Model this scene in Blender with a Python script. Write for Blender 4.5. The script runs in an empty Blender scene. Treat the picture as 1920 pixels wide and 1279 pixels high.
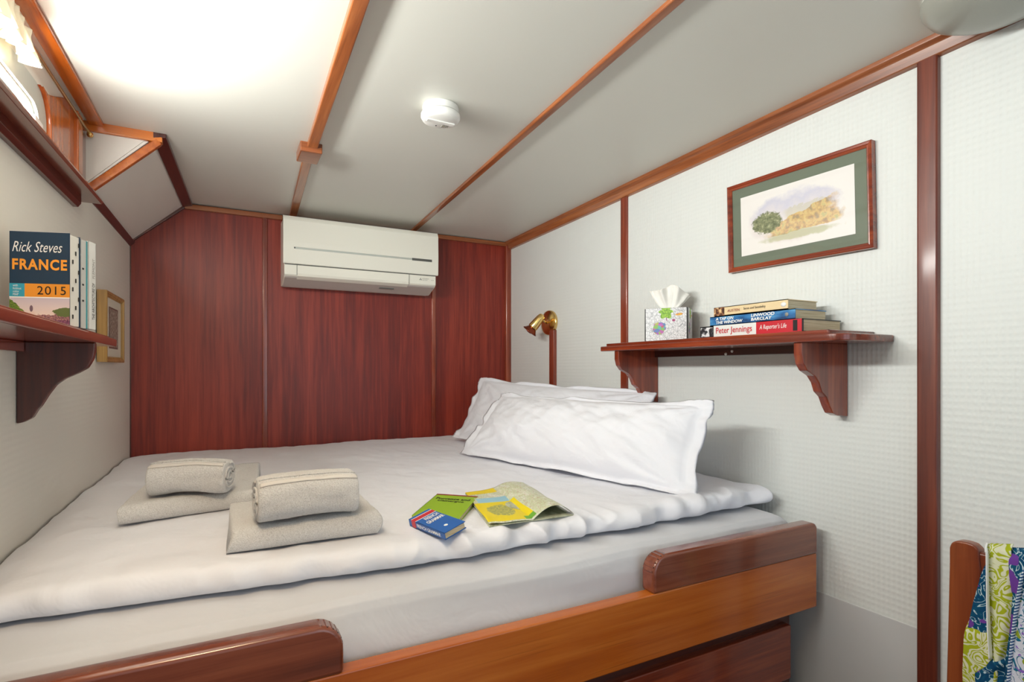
import bpy, bmesh, math, random
from mathutils import Vector, Matrix, noise
random.seed(7)
R = math.radians
PI = math.pi
SC = bpy.context.scene
COL = SC.collection

# ------------------------------------------------------------------ camera, world, lights, exposure
EZ, FPX, HY, YAW = 1.25, 1030.0, 692.0, 27.97
SY, CY = math.sin(R(YAW)), math.cos(R(YAW))
cam = bpy.data.cameras.new('camera'); camo = bpy.data.objects.new('camera', cam); COL.objects.link(camo)
camo.location = (0, 0, EZ); camo.rotation_euler = (R(90), 0, R(-YAW))
cam.sensor_width = 36; cam.lens = 36 * FPX / 1920; cam.shift_y = (HY - 639.5) / 1920; cam.clip_start = .02
SC.camera = camo
w = bpy.data.worlds.new('world'); SC.world = w; w.use_nodes = True
bg = w.node_tree.nodes['Background']; bg.inputs[0].default_value = (.80, .91, 1.0, 1); bg.inputs[1].default_value = .68
SC.view_settings.view_transform = 'Standard'; SC.view_settings.look = 'None'; SC.view_settings.gamma = 1
SC.view_settings.exposure = 0.0; SC.view_settings.use_curve_mapping = False
SC.cycles.use_denoising = True; SC.cycles.max_bounces = 10; SC.cycles.diffuse_bounces = 6

def area(name, loc, direction, sx, sy, power, color, spread=180):
    l = bpy.data.lights.new(name, 'AREA'); l.shape = 'RECTANGLE'; l.size = sx; l.size_y = sy
    l.energy = power; l.color = color; l.spread = R(spread)
    o = bpy.data.objects.new(name, l); COL.objects.link(o); o.location = loc
    o.rotation_euler = Vector(direction).to_track_quat('-Z', 'Y').to_euler()
    return o
# daylight outside the long cabin window on the left, then two fill lights added out of view
area('window_daylight', (-.4535, 1.125, 1.857), (1, -.035, 0), 1.34, .108, 40, (.985, 1.0, .955))
area('warm_fill_light', (-.05, .30, 1.98), (-.02, .85, -1), .25, .25, 3.4, (1.0, .74, .45), 110)  # warm fill added for the left of the bed; no lamp is built here
area('cool_fill_light', (1.0, -1.35, 1.25), (.05, 1, .02), 1.1, 1.5, 6, (.68, .86, 1.0))  # cool fill added behind the camera; no doorway is built

def P(u, v, X=None, Y=None, Z=None):
    """point of the place seen at pixel (u, v) on the wall / level given"""
    a = (u - 960) / FPX; b = (HY - v) / FPX
    d = Vector((SY + a * CY, CY - a * SY, b))
    t = X / d.x if X is not None else Y / d.y if Y is not None else (Z - EZ) / d.z
    return Vector((0, 0, EZ)) + d * t

# ------------------------------------------------------------------ room measures
XR, YB, YN = 1.60, 3.05, -1.45
def XL(y): return -.366 - .035 * (YB - y)
def ZC(y): return 2.04 + .018 * (YB - y)

# ------------------------------------------------------------------ node helpers
def lin(c):
    return tuple(((x / 255) / 12.92 if x / 255 <= .04045 else ((x / 255 + .055) / 1.055) ** 2.4) for x in c) + (1,)
class NT:
    def __init__(s, name, rough=.5, spec=.5, color=(200, 200, 200), metal=0, coat=0, coat_rough=.1, sheen=0):
        s.m = bpy.data.materials.new(name); s.m.use_nodes = True; s.t = s.m.node_tree
        s.b = s.t.nodes['Principled BSDF']
        s.b.inputs['Roughness'].default_value = rough
        s.b.inputs['Specular IOR Level'].default_value = spec
        s.b.inputs['Base Color'].default_value = lin(color)
        s.b.inputs['Metallic'].default_value = metal
        s.b.inputs['Coat Weight'].default_value = coat; s.b.inputs['Coat Roughness'].default_value = coat_rough
        s.b.inputs['Sheen Weight'].default_value = sheen
    def n(s, kind, **kw):
        x = s.t.nodes.new(kind)
        for k, v in kw.items():
            if hasattr(x, k): setattr(x, k, v)
            else: x.inputs[k.replace('_', ' ')].default_value = v
        return x
    def ln(s, a, b): s.t.links.new(a, b)
    def coord(s, kind='Object', scale=(1, 1, 1), loc=(0, 0, 0), rot=(0, 0, 0)):
        c = s.n('ShaderNodeTexCoord'); m = s.n('ShaderNodeMapping')
        m.inputs['Scale'].default_value = scale; m.inputs['Location'].default_value = loc; m.inputs['Rotation'].default_value = rot
        s.ln(c.outputs[kind], m.inputs[0]); return m.outputs[0]
    def noise(s, vec, scale, detail=3, rough=.5, dist=0):
        x = s.n('ShaderNodeTexNoise'); x.inputs['Scale'].default_value = scale; x.inputs['Detail'].default_value = detail
        x.inputs['Roughness'].default_value = rough; x.inputs['Distortion'].default_value = dist
        s.ln(vec, x.inputs['Vector']); return x.outputs['Fac']
    def ramp(s, fac, stops, interp='LINEAR'):
        r = s.n('ShaderNodeValToRGB'); e = r.color_ramp; e.interpolation = interp
        while len(e.elements) < len(stops): e.elements.new(.5)
        for el, (p, c) in zip(e.elements, stops): el.position = p; el.color = lin(c)
        s.put(fac, r.inputs[0]); return r.outputs[0]
    def put(s, v, sock):
        if isinstance(v, bpy.types.NodeSocket): s.ln(v, sock)
        elif isinstance(v, (tuple, list)) and sock.type == 'RGBA' and len(v) == 3: sock.default_value = lin(v)
        else: sock.default_value = v
    def math(s, op, a, b=0.0, c=0.0, clamp=False):
        x = s.n('ShaderNodeMath', operation=op, use_clamp=clamp)
        s.put(a, x.inputs[0]); s.put(b, x.inputs[1])
        if op in ('MULTIPLY_ADD', 'COMPARE', 'SMOOTH_MIN'): s.put(c, x.inputs[2])
        return x.outputs[0]
    def mix(s, f, a, b, mode='MIX'):
        x = s.n('ShaderNodeMix', data_type='RGBA', blend_type=mode)
        s.put(f, x.inputs[0]); s.put(a, x.inputs[6]); s.put(b, x.inputs[7]); return x.outputs[2]
    def sep(s, vec):
        x = s.n('ShaderNodeSeparateXYZ'); s.ln(vec, x.inputs[0]); return x.outputs
    def box(s, u, v, u0, u1, v0, v1):
        m = s.math
        return m('MULTIPLY', m('MULTIPLY', m('GREATER_THAN', u, u0), m('LESS_THAN', u, u1)), m('MULTIPLY', m('GREATER_THAN', v, v0), m('LESS_THAN', v, v1)))
    def ell(s, u, v, cu, cv, ru, rv, wob=None, soft=.25):
        m = s.math
        d = m('ADD', m('POWER', m('ABSOLUTE', m('DIVIDE', m('SUBTRACT', u, cu), ru)), 2.0), m('POWER', m('ABSOLUTE', m('DIVIDE', m('SUBTRACT', v, cv), rv)), 2.0))
        if wob is not None: d = m('ADD', d, wob)
        return m('DIVIDE', m('SUBTRACT', 1.0, d), soft, clamp=True)
    def base(s, c): s.put(c, s.b.inputs['Base Color'])
    def bump(s, h, strength=.3, dist=.01):
        x = s.n('ShaderNodeBump'); x.inputs['Strength'].default_value = strength; x.inputs['Distance'].default_value = dist
        s.put(h, x.inputs['Height']); s.ln(x.outputs[0], s.b.inputs['Normal'])

def plain(name, color, rough=.5, **kw): return NT(name, rough, color=color, **kw).m

def wood(name, dark, mid, light, axis='x', fine=60, rough=.3, coat=.5, bump=.06, big=3.0, coat_rough=.12):
    t = NT(name, rough, coat=coat, coat_rough=coat_rough)
    st = {'x': (.045, 1, 1), 'y': (1, .045, 1), 'z': (1, 1, .045)}[axis]
    v = t.coord('Object', st)
    a = t.noise(v, fine, 4, .6, .3); b = t.noise(v, fine * .22, 3, .55, .8)
    st2 = {'x': (.25, 1, 1), 'y': (1, .25, 1), 'z': (1, 1, .25)}[axis]
    c = t.noise(t.coord('Object', st2), big, 2, .5)
    f = t.math('ADD', t.math('MULTIPLY', a, .45), t.math('ADD', t.math('MULTIPLY', b, .35), t.math('MULTIPLY', c, .30)))
    colr = t.ramp(f, [(.36, dark), (.54, mid), (.74, light)])
    pores = t.noise(t.coord('Object', {'x': (.02, 1, 1), 'y': (1, .02, 1), 'z': (1, 1, .02)}[axis]), fine * 5, 2, .5)
    pm = t.math('MULTIPLY', t.math('SUBTRACT', pores, .60, clamp=True), 2.2, clamp=True)
    t.base(t.mix(pm, colr, tuple(int(x * .45) for x in dark)))
    t.bump(a, bump, .002)
    return t.m

# ------------------------------------------------------------------ materials
M = {}
M['panel'] = wood('mahogany_veneer', (80, 18, 10), (124, 34, 20), (166, 60, 38), 'z', 60, .42, .12, .03, 1.6, .3)
for ax in 'xyz':
    M['trim' + ax] = wood('varnished_trim_' + ax, (100, 50, 24), (148, 82, 42), (184, 114, 64), ax, 70, .32, .5)
    M['red' + ax] = wood('red_mahogany_' + ax, (80, 28, 15), (130, 50, 26), (172, 80, 42), ax, 60, .26, .7, .04, 4)
    M['amber' + ax] = wood('amber_mahogany_' + ax, (138, 58, 12), (180, 90, 24), (208, 120, 44), ax, 40, .26, .45, .05, 5)
    M['brown' + ax] = wood('brown_mahogany_' + ax, (84, 38, 22), (122, 60, 38), (150, 84, 56), ax, 46, .24, .7, .06, 5)
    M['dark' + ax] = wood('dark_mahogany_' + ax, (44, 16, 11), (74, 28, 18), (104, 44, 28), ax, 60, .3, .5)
M['postz'] = wood('post_mahogany', (58, 22, 14), (98, 40, 24), (132, 62, 38), 'z', 60, .42, .25)
M['chairwood'] = wood('chair_wood', (70, 26, 12), (118, 50, 24), (164, 88, 44), 'z', 26, .34, .35, .05, 5)
M['floorwood'] = wood('floor_wood', (60, 34, 18), (96, 56, 32), (130, 82, 48), 'y', 40, .4, .3)

def wallpaper(name='textured_white_wallpaper', st=.32, colr=(224, 227, 224)):
    t = NT(name, .55, color=colr)
    x, y, z = t.sep(t.coord('Object'))
    m = t.math; k = 2 * PI / .026
    a = m('SINE', m('MULTIPLY', m('ADD', y, m('MULTIPLY', z, .8)), k)); b = m('SINE', m('MULTIPLY', m('SUBTRACT', y, m('MULTIPLY', z, .8)), k))
    h = m('ADD', m('MULTIPLY', m('MULTIPLY', a, b), .5), .5)
    h = m('POWER', h, 1.6)
    n = t.noise(t.coord('Object'), 90, 3)
    t.bump(m('ADD', h, m('MULTIPLY', n, .6)), st, .0025)
    return t.m
M['paper'] = wallpaper(); M['paperl'] = wallpaper('soft_textured_wallpaper', .12, (226, 222, 212))
M['ceil'] = NT('satin_white_ceiling', .42, color=(214, 214, 206)).m
M['white'] = NT('white_panel', .45, color=(226, 222, 214)).m
M['smooth'] = NT('smooth_grey_white_panel', .4, color=(205, 206, 206)).m

def fabric(name, color, wr=.5, scale=900, wrinkle=6, wd=.012, sheen=.15):
    t = NT(name, .8, .2, color=color, sheen=sheen)
    v = t.coord('Object')
    a = t.noise(v, scale, 2); b = t.noise(v, wrinkle, 4, .5, .6)
    t.bump(t.math('ADD', t.math('MULTIPLY', a, .01), b), wr, wd)
    return t.m
M['linen'] = fabric('white_cotton', (230, 231, 238), .55, 900, 7, .018)
M['sheet'] = fabric('white_sheet_cotton', (206, 207, 212), .5, 900, 5, .02)
def terry():
    t = NT('terry_cloth', .95, .1, color=(214, 209, 203), sheen=.4)
    v = t.coord('Object'); a = t.noise(v, 420, 3, .7)
    t.base(t.ramp(a, [(.3, (200, 197, 194)), (.55, (230, 228, 226)), (.8, (242, 241, 239))]))
    t.bump(a, .9, .004); return t.m
M['terry'] = terry()
M['hem'] = fabric('towel_hem', (206, 201, 195), .2, 500)
M['acwhite'] = plain('warm_white_plastic', (238, 236, 224), .3)
M['acgrey'] = plain('grey_plastic', (150, 148, 140), .3)
M['acdark'] = plain('dark_grey_plastic', (92, 92, 88), .3)
M['acunder'] = plain('air_outlet_plastic', (196, 188, 182), .45)
M['gap'] = plain('black_gap', (14, 10, 9), .8)
M['wplastic'] = plain('white_plastic', (238, 238, 234), .35)
M['brass'] = plain('polished_brass', (236, 200, 128), .2, metal=1)
M['copper'] = plain('copper_rim', (130, 62, 40), .25, metal=.8)
M['chrome'] = plain('chrome_reflector', (215, 210, 205), .12, metal=1)
M['alu'] = plain('light_aluminium', (196, 200, 192), .35, metal=.3)
M['gold'] = wood('gilt_frame', (120, 86, 40), (168, 128, 66), (204, 168, 100), 'z', 60, .35, .4)
M['pages'] = NT('book_pages', .85, color=(214, 198, 168)).m
_t = NT('page_edges_striped', .85); _v = _t.coord('Object'); _n = _t.noise(_t.coord('Object', (1, 1, 60)), 12, 2)
_t.base(_t.ramp(_n, [(.35, (186, 168, 134)), (.6, (216, 200, 168))])); M['pages'] = _t.m
M['wpages'] = plain('white_pages', (224, 221, 212), .8)
M['ink'] = plain('black_ink', (26, 24, 24), .6)
M['inkw'] = plain('white_ink', (242, 242, 240), .5)
def glass():
    t = NT('clear_pane'); nt = t.t
    tr = t.n('ShaderNodeBsdfTransparent'); gl = t.n('ShaderNodeBsdfGlossy'); gl.inputs['Roughness'].default_value = .02
    lw_ = t.n('ShaderNodeLayerWeight'); lw_.inputs[0].default_value = .5; mx = t.n('ShaderNodeMixShader')
    t.ln(t.math('MULTIPLY_ADD', t.math('POWER', lw_.outputs['Facing'], 6.0), .25, .03), mx.inputs[0]); t.ln(tr.outputs[0], mx.inputs[1]); t.ln(gl.outputs[0], mx.inputs[2])
    t.ln(mx.outputs[0], nt.nodes['Material Output'].inputs[0]); return t.m
M['glass'] = glass()

# ------------------------------------------------------------------ object helpers
def tag(o, label=None, cat=None, group=None, kind=None):
    if label: o['label'] = label
    if cat: o['category'] = cat
    if group: o['group'] = group
    if kind: o['kind'] = kind
    return o
def empty(name, loc, label, cat, group=None):
    o = bpy.data.objects.new(name, None); COL.objects.link(o); o.location = loc; o.empty_display_size = .05
    return tag(o, label, cat, group)
def link(name, me, mats, parent=None, label=None):
    o = bpy.data.objects.new(name, me); COL.objects.link(o)
    for m in (mats if isinstance(mats, (list, tuple)) else [mats]): me.materials.append(M[m] if isinstance(m, str) else m)
    if parent:
        o.parent = parent
        loc = Vector((0, 0, 0)); q = parent
        while q: loc += q.location; q = q.parent
        o.matrix_parent_inverse = Matrix.Translation(-loc) if parent.type == 'EMPTY' else Matrix.Identity(4)
    if label: o['label'] = label
    return o
def mesh(name, vs, fs, mats, parent=None, smooth=False, bevel=0, seg=2, label=None, mi=None, uv=None):
    me = bpy.data.meshes.new(name); me.from_pydata([tuple(v) for v in vs], [], fs); 
    if mi:
        for p, i in zip(me.polygons, mi): p.material_index = i
    bm = bmesh.new(); bm.from_mesh(me)
    if uv:
        l = bm.loops.layers.uv.new('UVMap'); bm.verts.ensure_lookup_table()
        for f in bm.faces:
            for lp in f.loops: lp[l].uv = uv[lp.vert.index]
    if not uv: bmesh.ops.recalc_face_normals(bm, faces=bm.faces)
    if bevel:
        bmesh.ops.bevel(bm, geom=list(bm.edges), offset=bevel, segments=seg, affect='EDGES', profile=.5)
    bm.to_mesh(me); bm.free()
    if smooth:
        for p in me.polygons: p.use_smooth = True
    o = link(name, me, mats, parent, label)
    if bevel and not smooth:
        for p in me.polygons: p.use_smooth = True
        wn = o.modifiers.new('wn', 'WEIGHTED_NORMAL'); wn.keep_sharp = False
    return o
BF = [(0, 1, 3, 2), (4, 6, 7, 5), (0, 4, 5, 1), (2, 3, 7, 6), (0, 2, 6, 4), (1, 5, 7, 3)]
def boxv(x0, x1, y0, y1, z0, z1):
    return [Vector((x, y, z)) for x in (x0, x1) for y in (y0, y1) for z in (z0, z1)]
def box(name, x0, x1, y0, y1, z0, z1, mat, parent=None, bevel=.002, **k):
    return mesh(name, boxv(x0, x1, y0, y1, z0, z1), BF, mat, parent, bevel=bevel, **k)
def obox(name, O, U, V, W, mat, parent=None, bevel=.001, **k):
    O, U, V, W = map(Vector, (O, U, V, W))
    return mesh(name, [O + U * a + V * b + W * c for a in (0, 1) for b in (0, 1) for c in (0, 1)], BF, mat, parent, bevel=bevel, **k)
def beam(name, a, b, wdir, w, hdir, h, mat, parent=None, bevel=.003, **k):
    """a board from a to b, width w along wdir, height h along hdir (a, b on the corner line)"""
    a, b, wd, hd = map(Vector, (a, b, wdir, hdir))
    return obox(name, a, b - a, wd.normalized() * w, hd.normalized() * h, mat, parent, bevel, **k)
def prism(name, pts, ext, mat, parent=None, bevel=.002, **k):
    pts = [Vector(p) for p in pts]; e = Vector(ext); n = len(pts)
    fs = [tuple(range(n)), tuple(range(2 * n - 1, n - 1, -1))] + [(i, (i + 1) % n, (i + 1) % n + n, i + n) for i in range(n)]
    return mesh(name, pts + [p + e for p in pts], fs, mat, parent, bevel=bevel, **k)
def grid(name, fn, nu, nv, mats, parent=None, uv=True, closed_u=False, solid=0, **k):
    vs = []; uvs = []
    for i in range(nu + 1):
        for j in range(nv + 1):
            vs.append(fn(i / nu, j / nv)); uvs.append((i / nu, j / nv))
    fs = [(i * (nv + 1) + j, (i + 1) * (nv + 1) + j, (i + 1) * (nv + 1) + j + 1, i * (nv + 1) + j + 1) for i in range(nu) for j in range(nv)]
    o = mesh(name, vs, fs, mats, parent, smooth=True, uv=uvs if uv else None, **k)
    if solid:
        s = o.modifiers.new('s', 'SOLIDIFY'); s.thickness = solid; s.offset = 0
    return o
def lathe(name, prof, O, axis, mat, parent=None, seg=40, sx=1, sy=1, caps=True, **k):
    q = Vector(axis).to_track_quat('Z', 'Y'); O = Vector(O); vs = []; n = len(prof)
    for i in range(seg):
        a = 2 * PI * i / seg
        for r, h in prof: vs.append(O + q @ Vector((r * math.cos(a) * sx, r * math.sin(a) * sy, h)))
    fs = [(i * n + j, ((i + 1) % seg) * n + j, ((i + 1) % seg) * n + j + 1, i * n + j + 1) for i in range(seg) for j in range(n - 1)]
    if caps: fs += [tuple(i * n for i in range(seg)), tuple(i * n + n - 1 for i in range(seg))]
    return mesh(name, vs, fs, mat, parent, smooth=True, **k)
def tube(name, pts, r, mat, parent=None, seg=12, **k):
    pts = [Vector(p) for p in pts]; vs = []; N = len(pts)
    for i, p in enumerate(pts):
        d = (pts[min(i + 1, N - 1)] - pts[max(i - 1, 0)]).normalized(); q = d.to_track_quat('Z', 'Y')
        for j in range(seg):
            a = 2 * PI * j / seg; vs.append(p + q @ Vector((r * math.cos(a), r * math.sin(a), 0)))
    fs = [(i * seg + j, i * seg + (j + 1) % seg, (i + 1) * seg + (j + 1) % seg, (i + 1) * seg + j) for i in range(N - 1) for j in range(seg)]
    fs += [tuple(range(seg)), tuple(range((N - 1) * seg, N * seg))]
    return mesh(name, vs, fs, mat, parent, smooth=True, **k)
def text(body, O, U, V, mat, parent, name='lettering', shear=0, bold=0, nrm=None, spacing=1, label=None, align='LEFT'):
    """lettering filling the box O, O+U, O+V (reading along U, upright along V)"""
    O, U, V = map(Vector, (O, U, V))
    c = bpy.data.curves.new('txt', 'FONT'); c.body = body; c.size = 1; c.shear = shear; c.offset = bold; c.space_character = spacing
    c.align_x = align; c.resolution_u = 3; c.space_line = .95
    t = bpy.data.objects.new('txt', c); COL.objects.link(t)
    dg = bpy.context.evaluated_depsgraph_get(); me = bpy.data.meshes.new_from_object(t.evaluated_get(dg))
    bpy.data.objects.remove(t); bpy.data.curves.remove(c)
    xs = [v.co.x for v in me.vertices]; ys = [v.co.y for v in me.vertices]
    x0, x1, y0, y1 = min(xs), max(xs), min(ys), max(ys)
    n = U.cross(V).normalized() if nrm is None else Vector(nrm)
    for v in me.vertices:
        v.co = O + U * ((v.co.x - x0) / (x1 - x0)) + V * ((v.co.y - y0) / (y1 - y0)) + n * .0004
    me.materials.clear()
    return link(name, me, mat, parent, label)
def smooth_noise(x, y, s, seed=0): return noise.noise(Vector((x * s, y * s, seed * 7.31)))
def struct(o): return tag(o, kind='structure')
def S(name, *a, f=box, **k): return struct(f(name, *a, **k))

# ------------------------------------------------------------------ shell
S('floor', -.75, 1.75, YN, YB + .1, -.05, 0, 'floorwood', bevel=0)
struct(prism('ceiling', [(-.75, YN, ZC(YN)), (1.75, YN, ZC(YN)), (1.75, YB + .08, ZC(YB + .08)), (-.75, YB + .08, ZC(YB + .08))], (0, 0, .06), 'ceil', bevel=0))
S('wall_back', -.6, 1.75, YB, YB + .06, 0, 2.12, 'panel', bevel=0)
S('wall_right', XR, XR + .06, YN, YB + .02, 0, 2.2, 'paper', bevel=0)
WZ0, WZ1, WY0, WY1 = 1.800, 1.968, .30, 1.86          # window opening
def lw(y0, y1, z0, z1, d0=0, d1=-.05):
    return [Vector((XL(y) + d, y, z)) for d in (d1, d0) for y in (y0, y1) for z in (z0, z1)]
vs = []; fs = []
for a in ((YN, YB + .02, 0, WZ0), (YN, WY0, WZ0, 2.2), (WY1, YB + .02, WZ0, 2.2), (WY0, WY1, WZ1, 2.2)):
    b = len(vs); vs += lw(*a); fs += [tuple(i + b for i in f) for f in BF]
struct(mesh('wall_left', vs, fs, 'paperl'))
# slanted white panel between the left wall and the ceiling, ending in a triangular panel beside the window
YE = 2.235
slA, slB = (XL(YB), YB, 1.832), (-.145, YB, 2.035)
slC, slD = (-.192, YE, 2.05), (XL(YE), YE, 1.842)
struct(mesh('wall_slant', [slA, slB, slC, slD, (XL(YB), YB, 2.05), (XL(YE), YE, 2.065)],
            [(0, 1, 2, 3), (1, 4, 5, 2), (0, 3, 5, 4), (3, 2, 5), (0, 4, 1)], 'white'))
# grey smooth panel low on the right wall beside the bed
S('trim_1', XR - .004, XR, .765, 1.2, 0, .577, 'smooth', bevel=.001)

n = [1]
def TR(*a, f=beam, **k):
    n[0] += 1; return struct(f('trim_%d' % n[0], *a, **k))
# ceiling battens
def zc(x, y, d): return Vector((x, y, ZC(y) - d))
def batten(x0, y0, x1, y1, wd, dp, mat='trimy'):
    return TR(zc(x0, y0, dp), zc(x1, y1, dp), (1, 0, 0), wd, (0, 0, 1), dp + .004, mat, bevel=.004)
batten(.198, -1.3, .274, 2.09, .036, .018)
batten(.270, 2.09, .312, YB - .01, .036, .010)
TR(.250, .325, 2.065, 2.185, ZC(2.1) - .034, ZC(2.1) + .004, 'trimx', f=box, bevel=.004)
batten(.815, -1.3, .955, YB - .01, .027, .011, 'trimy')
# cove mouldings
TR((-.15, YB - .022, 2.012), (XR, YB - .022, 2.012), (0, 1, 0), .024, (0, 0, 1), .024, 'trimx')
pr = []
for y in (YN, YB):
    z = ZC(y)
    pr.append([(XR + .01, y, z - .048), (XR - .016, y, z - .044), (XR - .024, y, z - .018), (XR - .036, y, z - .012), (XR - .038, y, z + .004), (XR + .01, y, z + .004)])
vs = pr[0] + pr[1]; k6 = 6
n[0] += 1
struct(mesh('trim_%d' % n[0], vs, [tuple(range(6)), tuple(range(11, 5, -1))] + [(i, (i + 1) % 6, (i + 1) % 6 + 6, i + 6) for i in range(6)], 'trimy', bevel=.0025))
# back wall uprights and corner posts
for x0, x1 in ((.188, .212), (1.088, 1.112)): TR(x0, x1, YB - .008, YB + .01, .7, 2.02, 'redz', f=box, bevel=.003)
TR(XR - .034, XR + .005, YB - .026, YB + .01, .7, 2.02, 'redz', f=box, bevel=.006)
TR(XL(YB) - .02, XL(YB) + .004, YB - .006, YB + .01, .7, 1.84, 'darkz', f=box, bevel=.001)
# right wall uprights
TR(XR - .010, XR + .005, 1.912, 1.955, .5, 2.03, 'redz', f=box, bevel=.003)
TR(XR - .016, XR + .005, .715, .762, 0, ZC(.7) - .03, 'postz', f=box, bevel=.005)
TR(XR - .020, XR + .004, 2.500, 2.548, .6, 1.462, 'redz', f=box, bevel=.005)
# trims round the slanted panel
A_, B_, C_, D_ = map(Vector, (slA, slB, slC, slD))
TR(A_ + Vector((-.006, -.016, -.012)), B_ + Vector((.01, -.016, -.008)), (0, 1, 0), .018, (-.66, 0, .74), .022, 'darkx')
TR(A_ + Vector((.002, -.005, -.020)), D_ + Vector((.004, .0, -.020)), (-1, 0, .3), .012, (.6, 0, .7), .030, 'darky')
TR(C_ + Vector((-.012, -.016, -.018)), B_ + Vector((-.012, -.005, -.018)), (1, 0, .25), .042, (0, 0, 1), .030, 'darky')
TR(D_ + Vector((-.0, -.016, -.005)), C_ + Vector((.0, -.016, -.012)), (0, 1, 0), .022, (.5, 0, -.6), .024, 'ambery')   # diagonal edge board
TR((XL(YE) + .0, YE - .016, ZC(YE) - .030), (-.175, YE - .016, ZC(YE) - .030), (0, 1, 0), .03, (0, 0, 1), .034, 'amberx')
# beam along the ceiling above the window
a = Vector((XL(2.22) + .018, 2.22, ZC(2.2) - .012)); b = Vector((XL(-1.2) + .018, -1.2, ZC(-1.2) - .012))
TR(a, b, (1, 0, 0), .040, (0, 0, 1), .016, 'ambery', bevel=.003)
# white board closing the end of the window recess (triangular)
struct(prism('wall_recess', [(XL(YE) + .002, YE - .004, 1.85), (XL(YE) + .002, YE - .004, ZC(YE)), (-.20, YE - .004, ZC(YE))], (0, .006, 0), 'white', bevel=0))

# window: wooden surround with rounded opening, light metal frame, pane, latch
def XW(y, d): return XL(y) + d
def rr(y0, y1, z0, z1, r, seg=10):
    out = []
    for cy, cz, a0 in ((y1 - r, z1 - r, 0), (y0 + r, z1 - r, 90), (y0 + r, z0 + r, 180), (y1 - r, z0 + r, 270)):
        for i in range(seg + 1):
            t = R(a0 + 90 * i / seg); out.append((cy + r * math.cos(t), cz + r * math.sin(t)))
    return out
def ring(name, outer, inner, d0, d1, mat, parent, bevel=0, **k):
    N = len(outer); vs = []
    for d in (d0, d1):
        for L in (outer, inner): vs += [(XW(y, d), y, z) for y, z in L]
    fs = []
    for i in range(N):
        j = (i + 1) % N
        fs += [(i, j, N + j, N + i), (2 * N + i, 3 * N + i, 3 * N + j, 2 * N + j), (i, 2 * N + i, 2 * N + j, j), (N + i, N + j, 3 * N + j, 3 * N + i)]
    return mesh(name, vs, fs, mat, parent, **k)
win = struct(bpy.data.objects.new('window_1', None)); COL.objects.link(win); win.location = (XL(1.1), 1.1, 1.8)
arc = [(1.862 - .08 + .08 * math.sin(R(a)), 1.968 - .08 + .08 * math.cos(R(a))) for a in range(0, 91, 9)]
sp_ = [(1.84, 1.9695), (1.90, 1.990), (1.99, 2.028), (2.075, 2.028), (2.075, 1.80), (1.863, 1.80)] + arc[::-1]
prism('window_surround', [(XL(y) - .002, y, z) for y, z in sp_], (.014, 0, 0), 'amberz', win, bevel=.003)
ring('window_frame', rr(.40, 1.855, 1.775, 1.970, .08), rr(.45, 1.800, 1.800, 1.915, .05), -.028, .003, 'alu', win)
ring('inner_frame', rr(.452, 1.799, 1.802, 1.914, .05), rr(.460, 1.791, 1.809, 1.907, .045), -.020, -.004, 'alu', win)
ir = rr(.450, 1.80, 1.801, 1.914, .05)
mesh('window_pane', [(XW(y, -.012), y, z) for y, z in ir], [tuple(range(len(ir)))], 'glass', win)
box('latch', XW(1.8, -.02), XW(1.8, .004), 1.762, 1.845, 1.80, 1.885, 'wplastic', win, bevel=.003)
# posts beside the surround
TR(XL(2.1) - .01, XL(2.1) + .022, 2.075, 2.135, 1.80, 2.03, 'amberz', f=box, bevel=.004)
TR(XL(2.16) - .01, XL(2.16) + .012, 2.135, 2.225, 1.80, 2.03, 'brownz', f=box, bevel=.003)
# sill
ys0, ys1 = -1.2, 2.19
v = []
for y in (ys0, ys1):
    v += [(XL(y) - .01, y, 1.782), (XL(y) + .058, y, 1.782), (XL(y) + .062, y, 1.790), (XL(y) + .056, y, 1.802), (XL(y) - .01, y, 1.802)]
n[0] += 1
struct(mesh('trim_%d' % n[0], v, [(0, 1, 2, 3, 4), (9, 8, 7, 6, 5)] + [(i, (i + 1) % 5, (i + 1) % 5 + 5, i + 5) for i in range(5)], 'browny', bevel=.001))
v = []
for y in (ys0, 2.12):
    v += [(XL(y) - .01, y, 1.748), (XL(y) + .012, y, 1.748), (XL(y) + .020, y, 1.760), (XL(y) + .020, y, 1.783), (XL(y) - .01, y, 1.783)]
n[0] += 1
struct(mesh('trim_%d' % n[0], v, [(0, 1, 2, 3, 4), (9, 8, 7, 6, 5)] + [(i, (i + 1) % 5, (i + 1) % 5 + 5, i + 5) for i in range(5)], 'darky', bevel=.001))

# curtain rod and bunched curtain
cr = empty('curtain_rod', (XL(2.19) + .024, 2.19, 2.0), 'thin brass curtain rod running under the ceiling above the window', 'curtain rod')
tube('rod', [(XL(y) + .024, y, 2.008) for y in (2.195, 1.5, .5, -.5)], .0042, 'brass', cr)
lathe('end_socket', [(.001, 0), (.009, 0), (.009, .006), (.006, .008), (.006, .022), (.001, .022)], (XL(2.19) + .024, 2.213, 2.008), (0, -1, 0), 'brass', cr, seg=20)
def cur(i, j):
    y = 1.20 + .44 * i; ph = i * 2 * PI * 13
    z = 2.030 - j * .080 - .012 * (1 - i) * j + .006 * math.sin(ph * .31)
    x = XL(y) + .024 + .014 * math.sin(ph + j * 2.2) * (.35 + .65 * abs(2 * j - .45)) + .010 * j + .004 * math.sin(ph * 2.3)
    return (x, y + .006 * math.sin(ph * 1.4 + 3 * j), z)
_t = NT('cream_curtain', .9, .1, color=(230, 220, 196)); _t.b.inputs['Transmission Weight'].default_value = 0; M['curtain'] = _t.m
tag(grid('curtain', cur, 340, 14, 'curtain', solid=.0015), 'bunched cream curtain gathered on the brass rod above the window', 'curtain')

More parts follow.
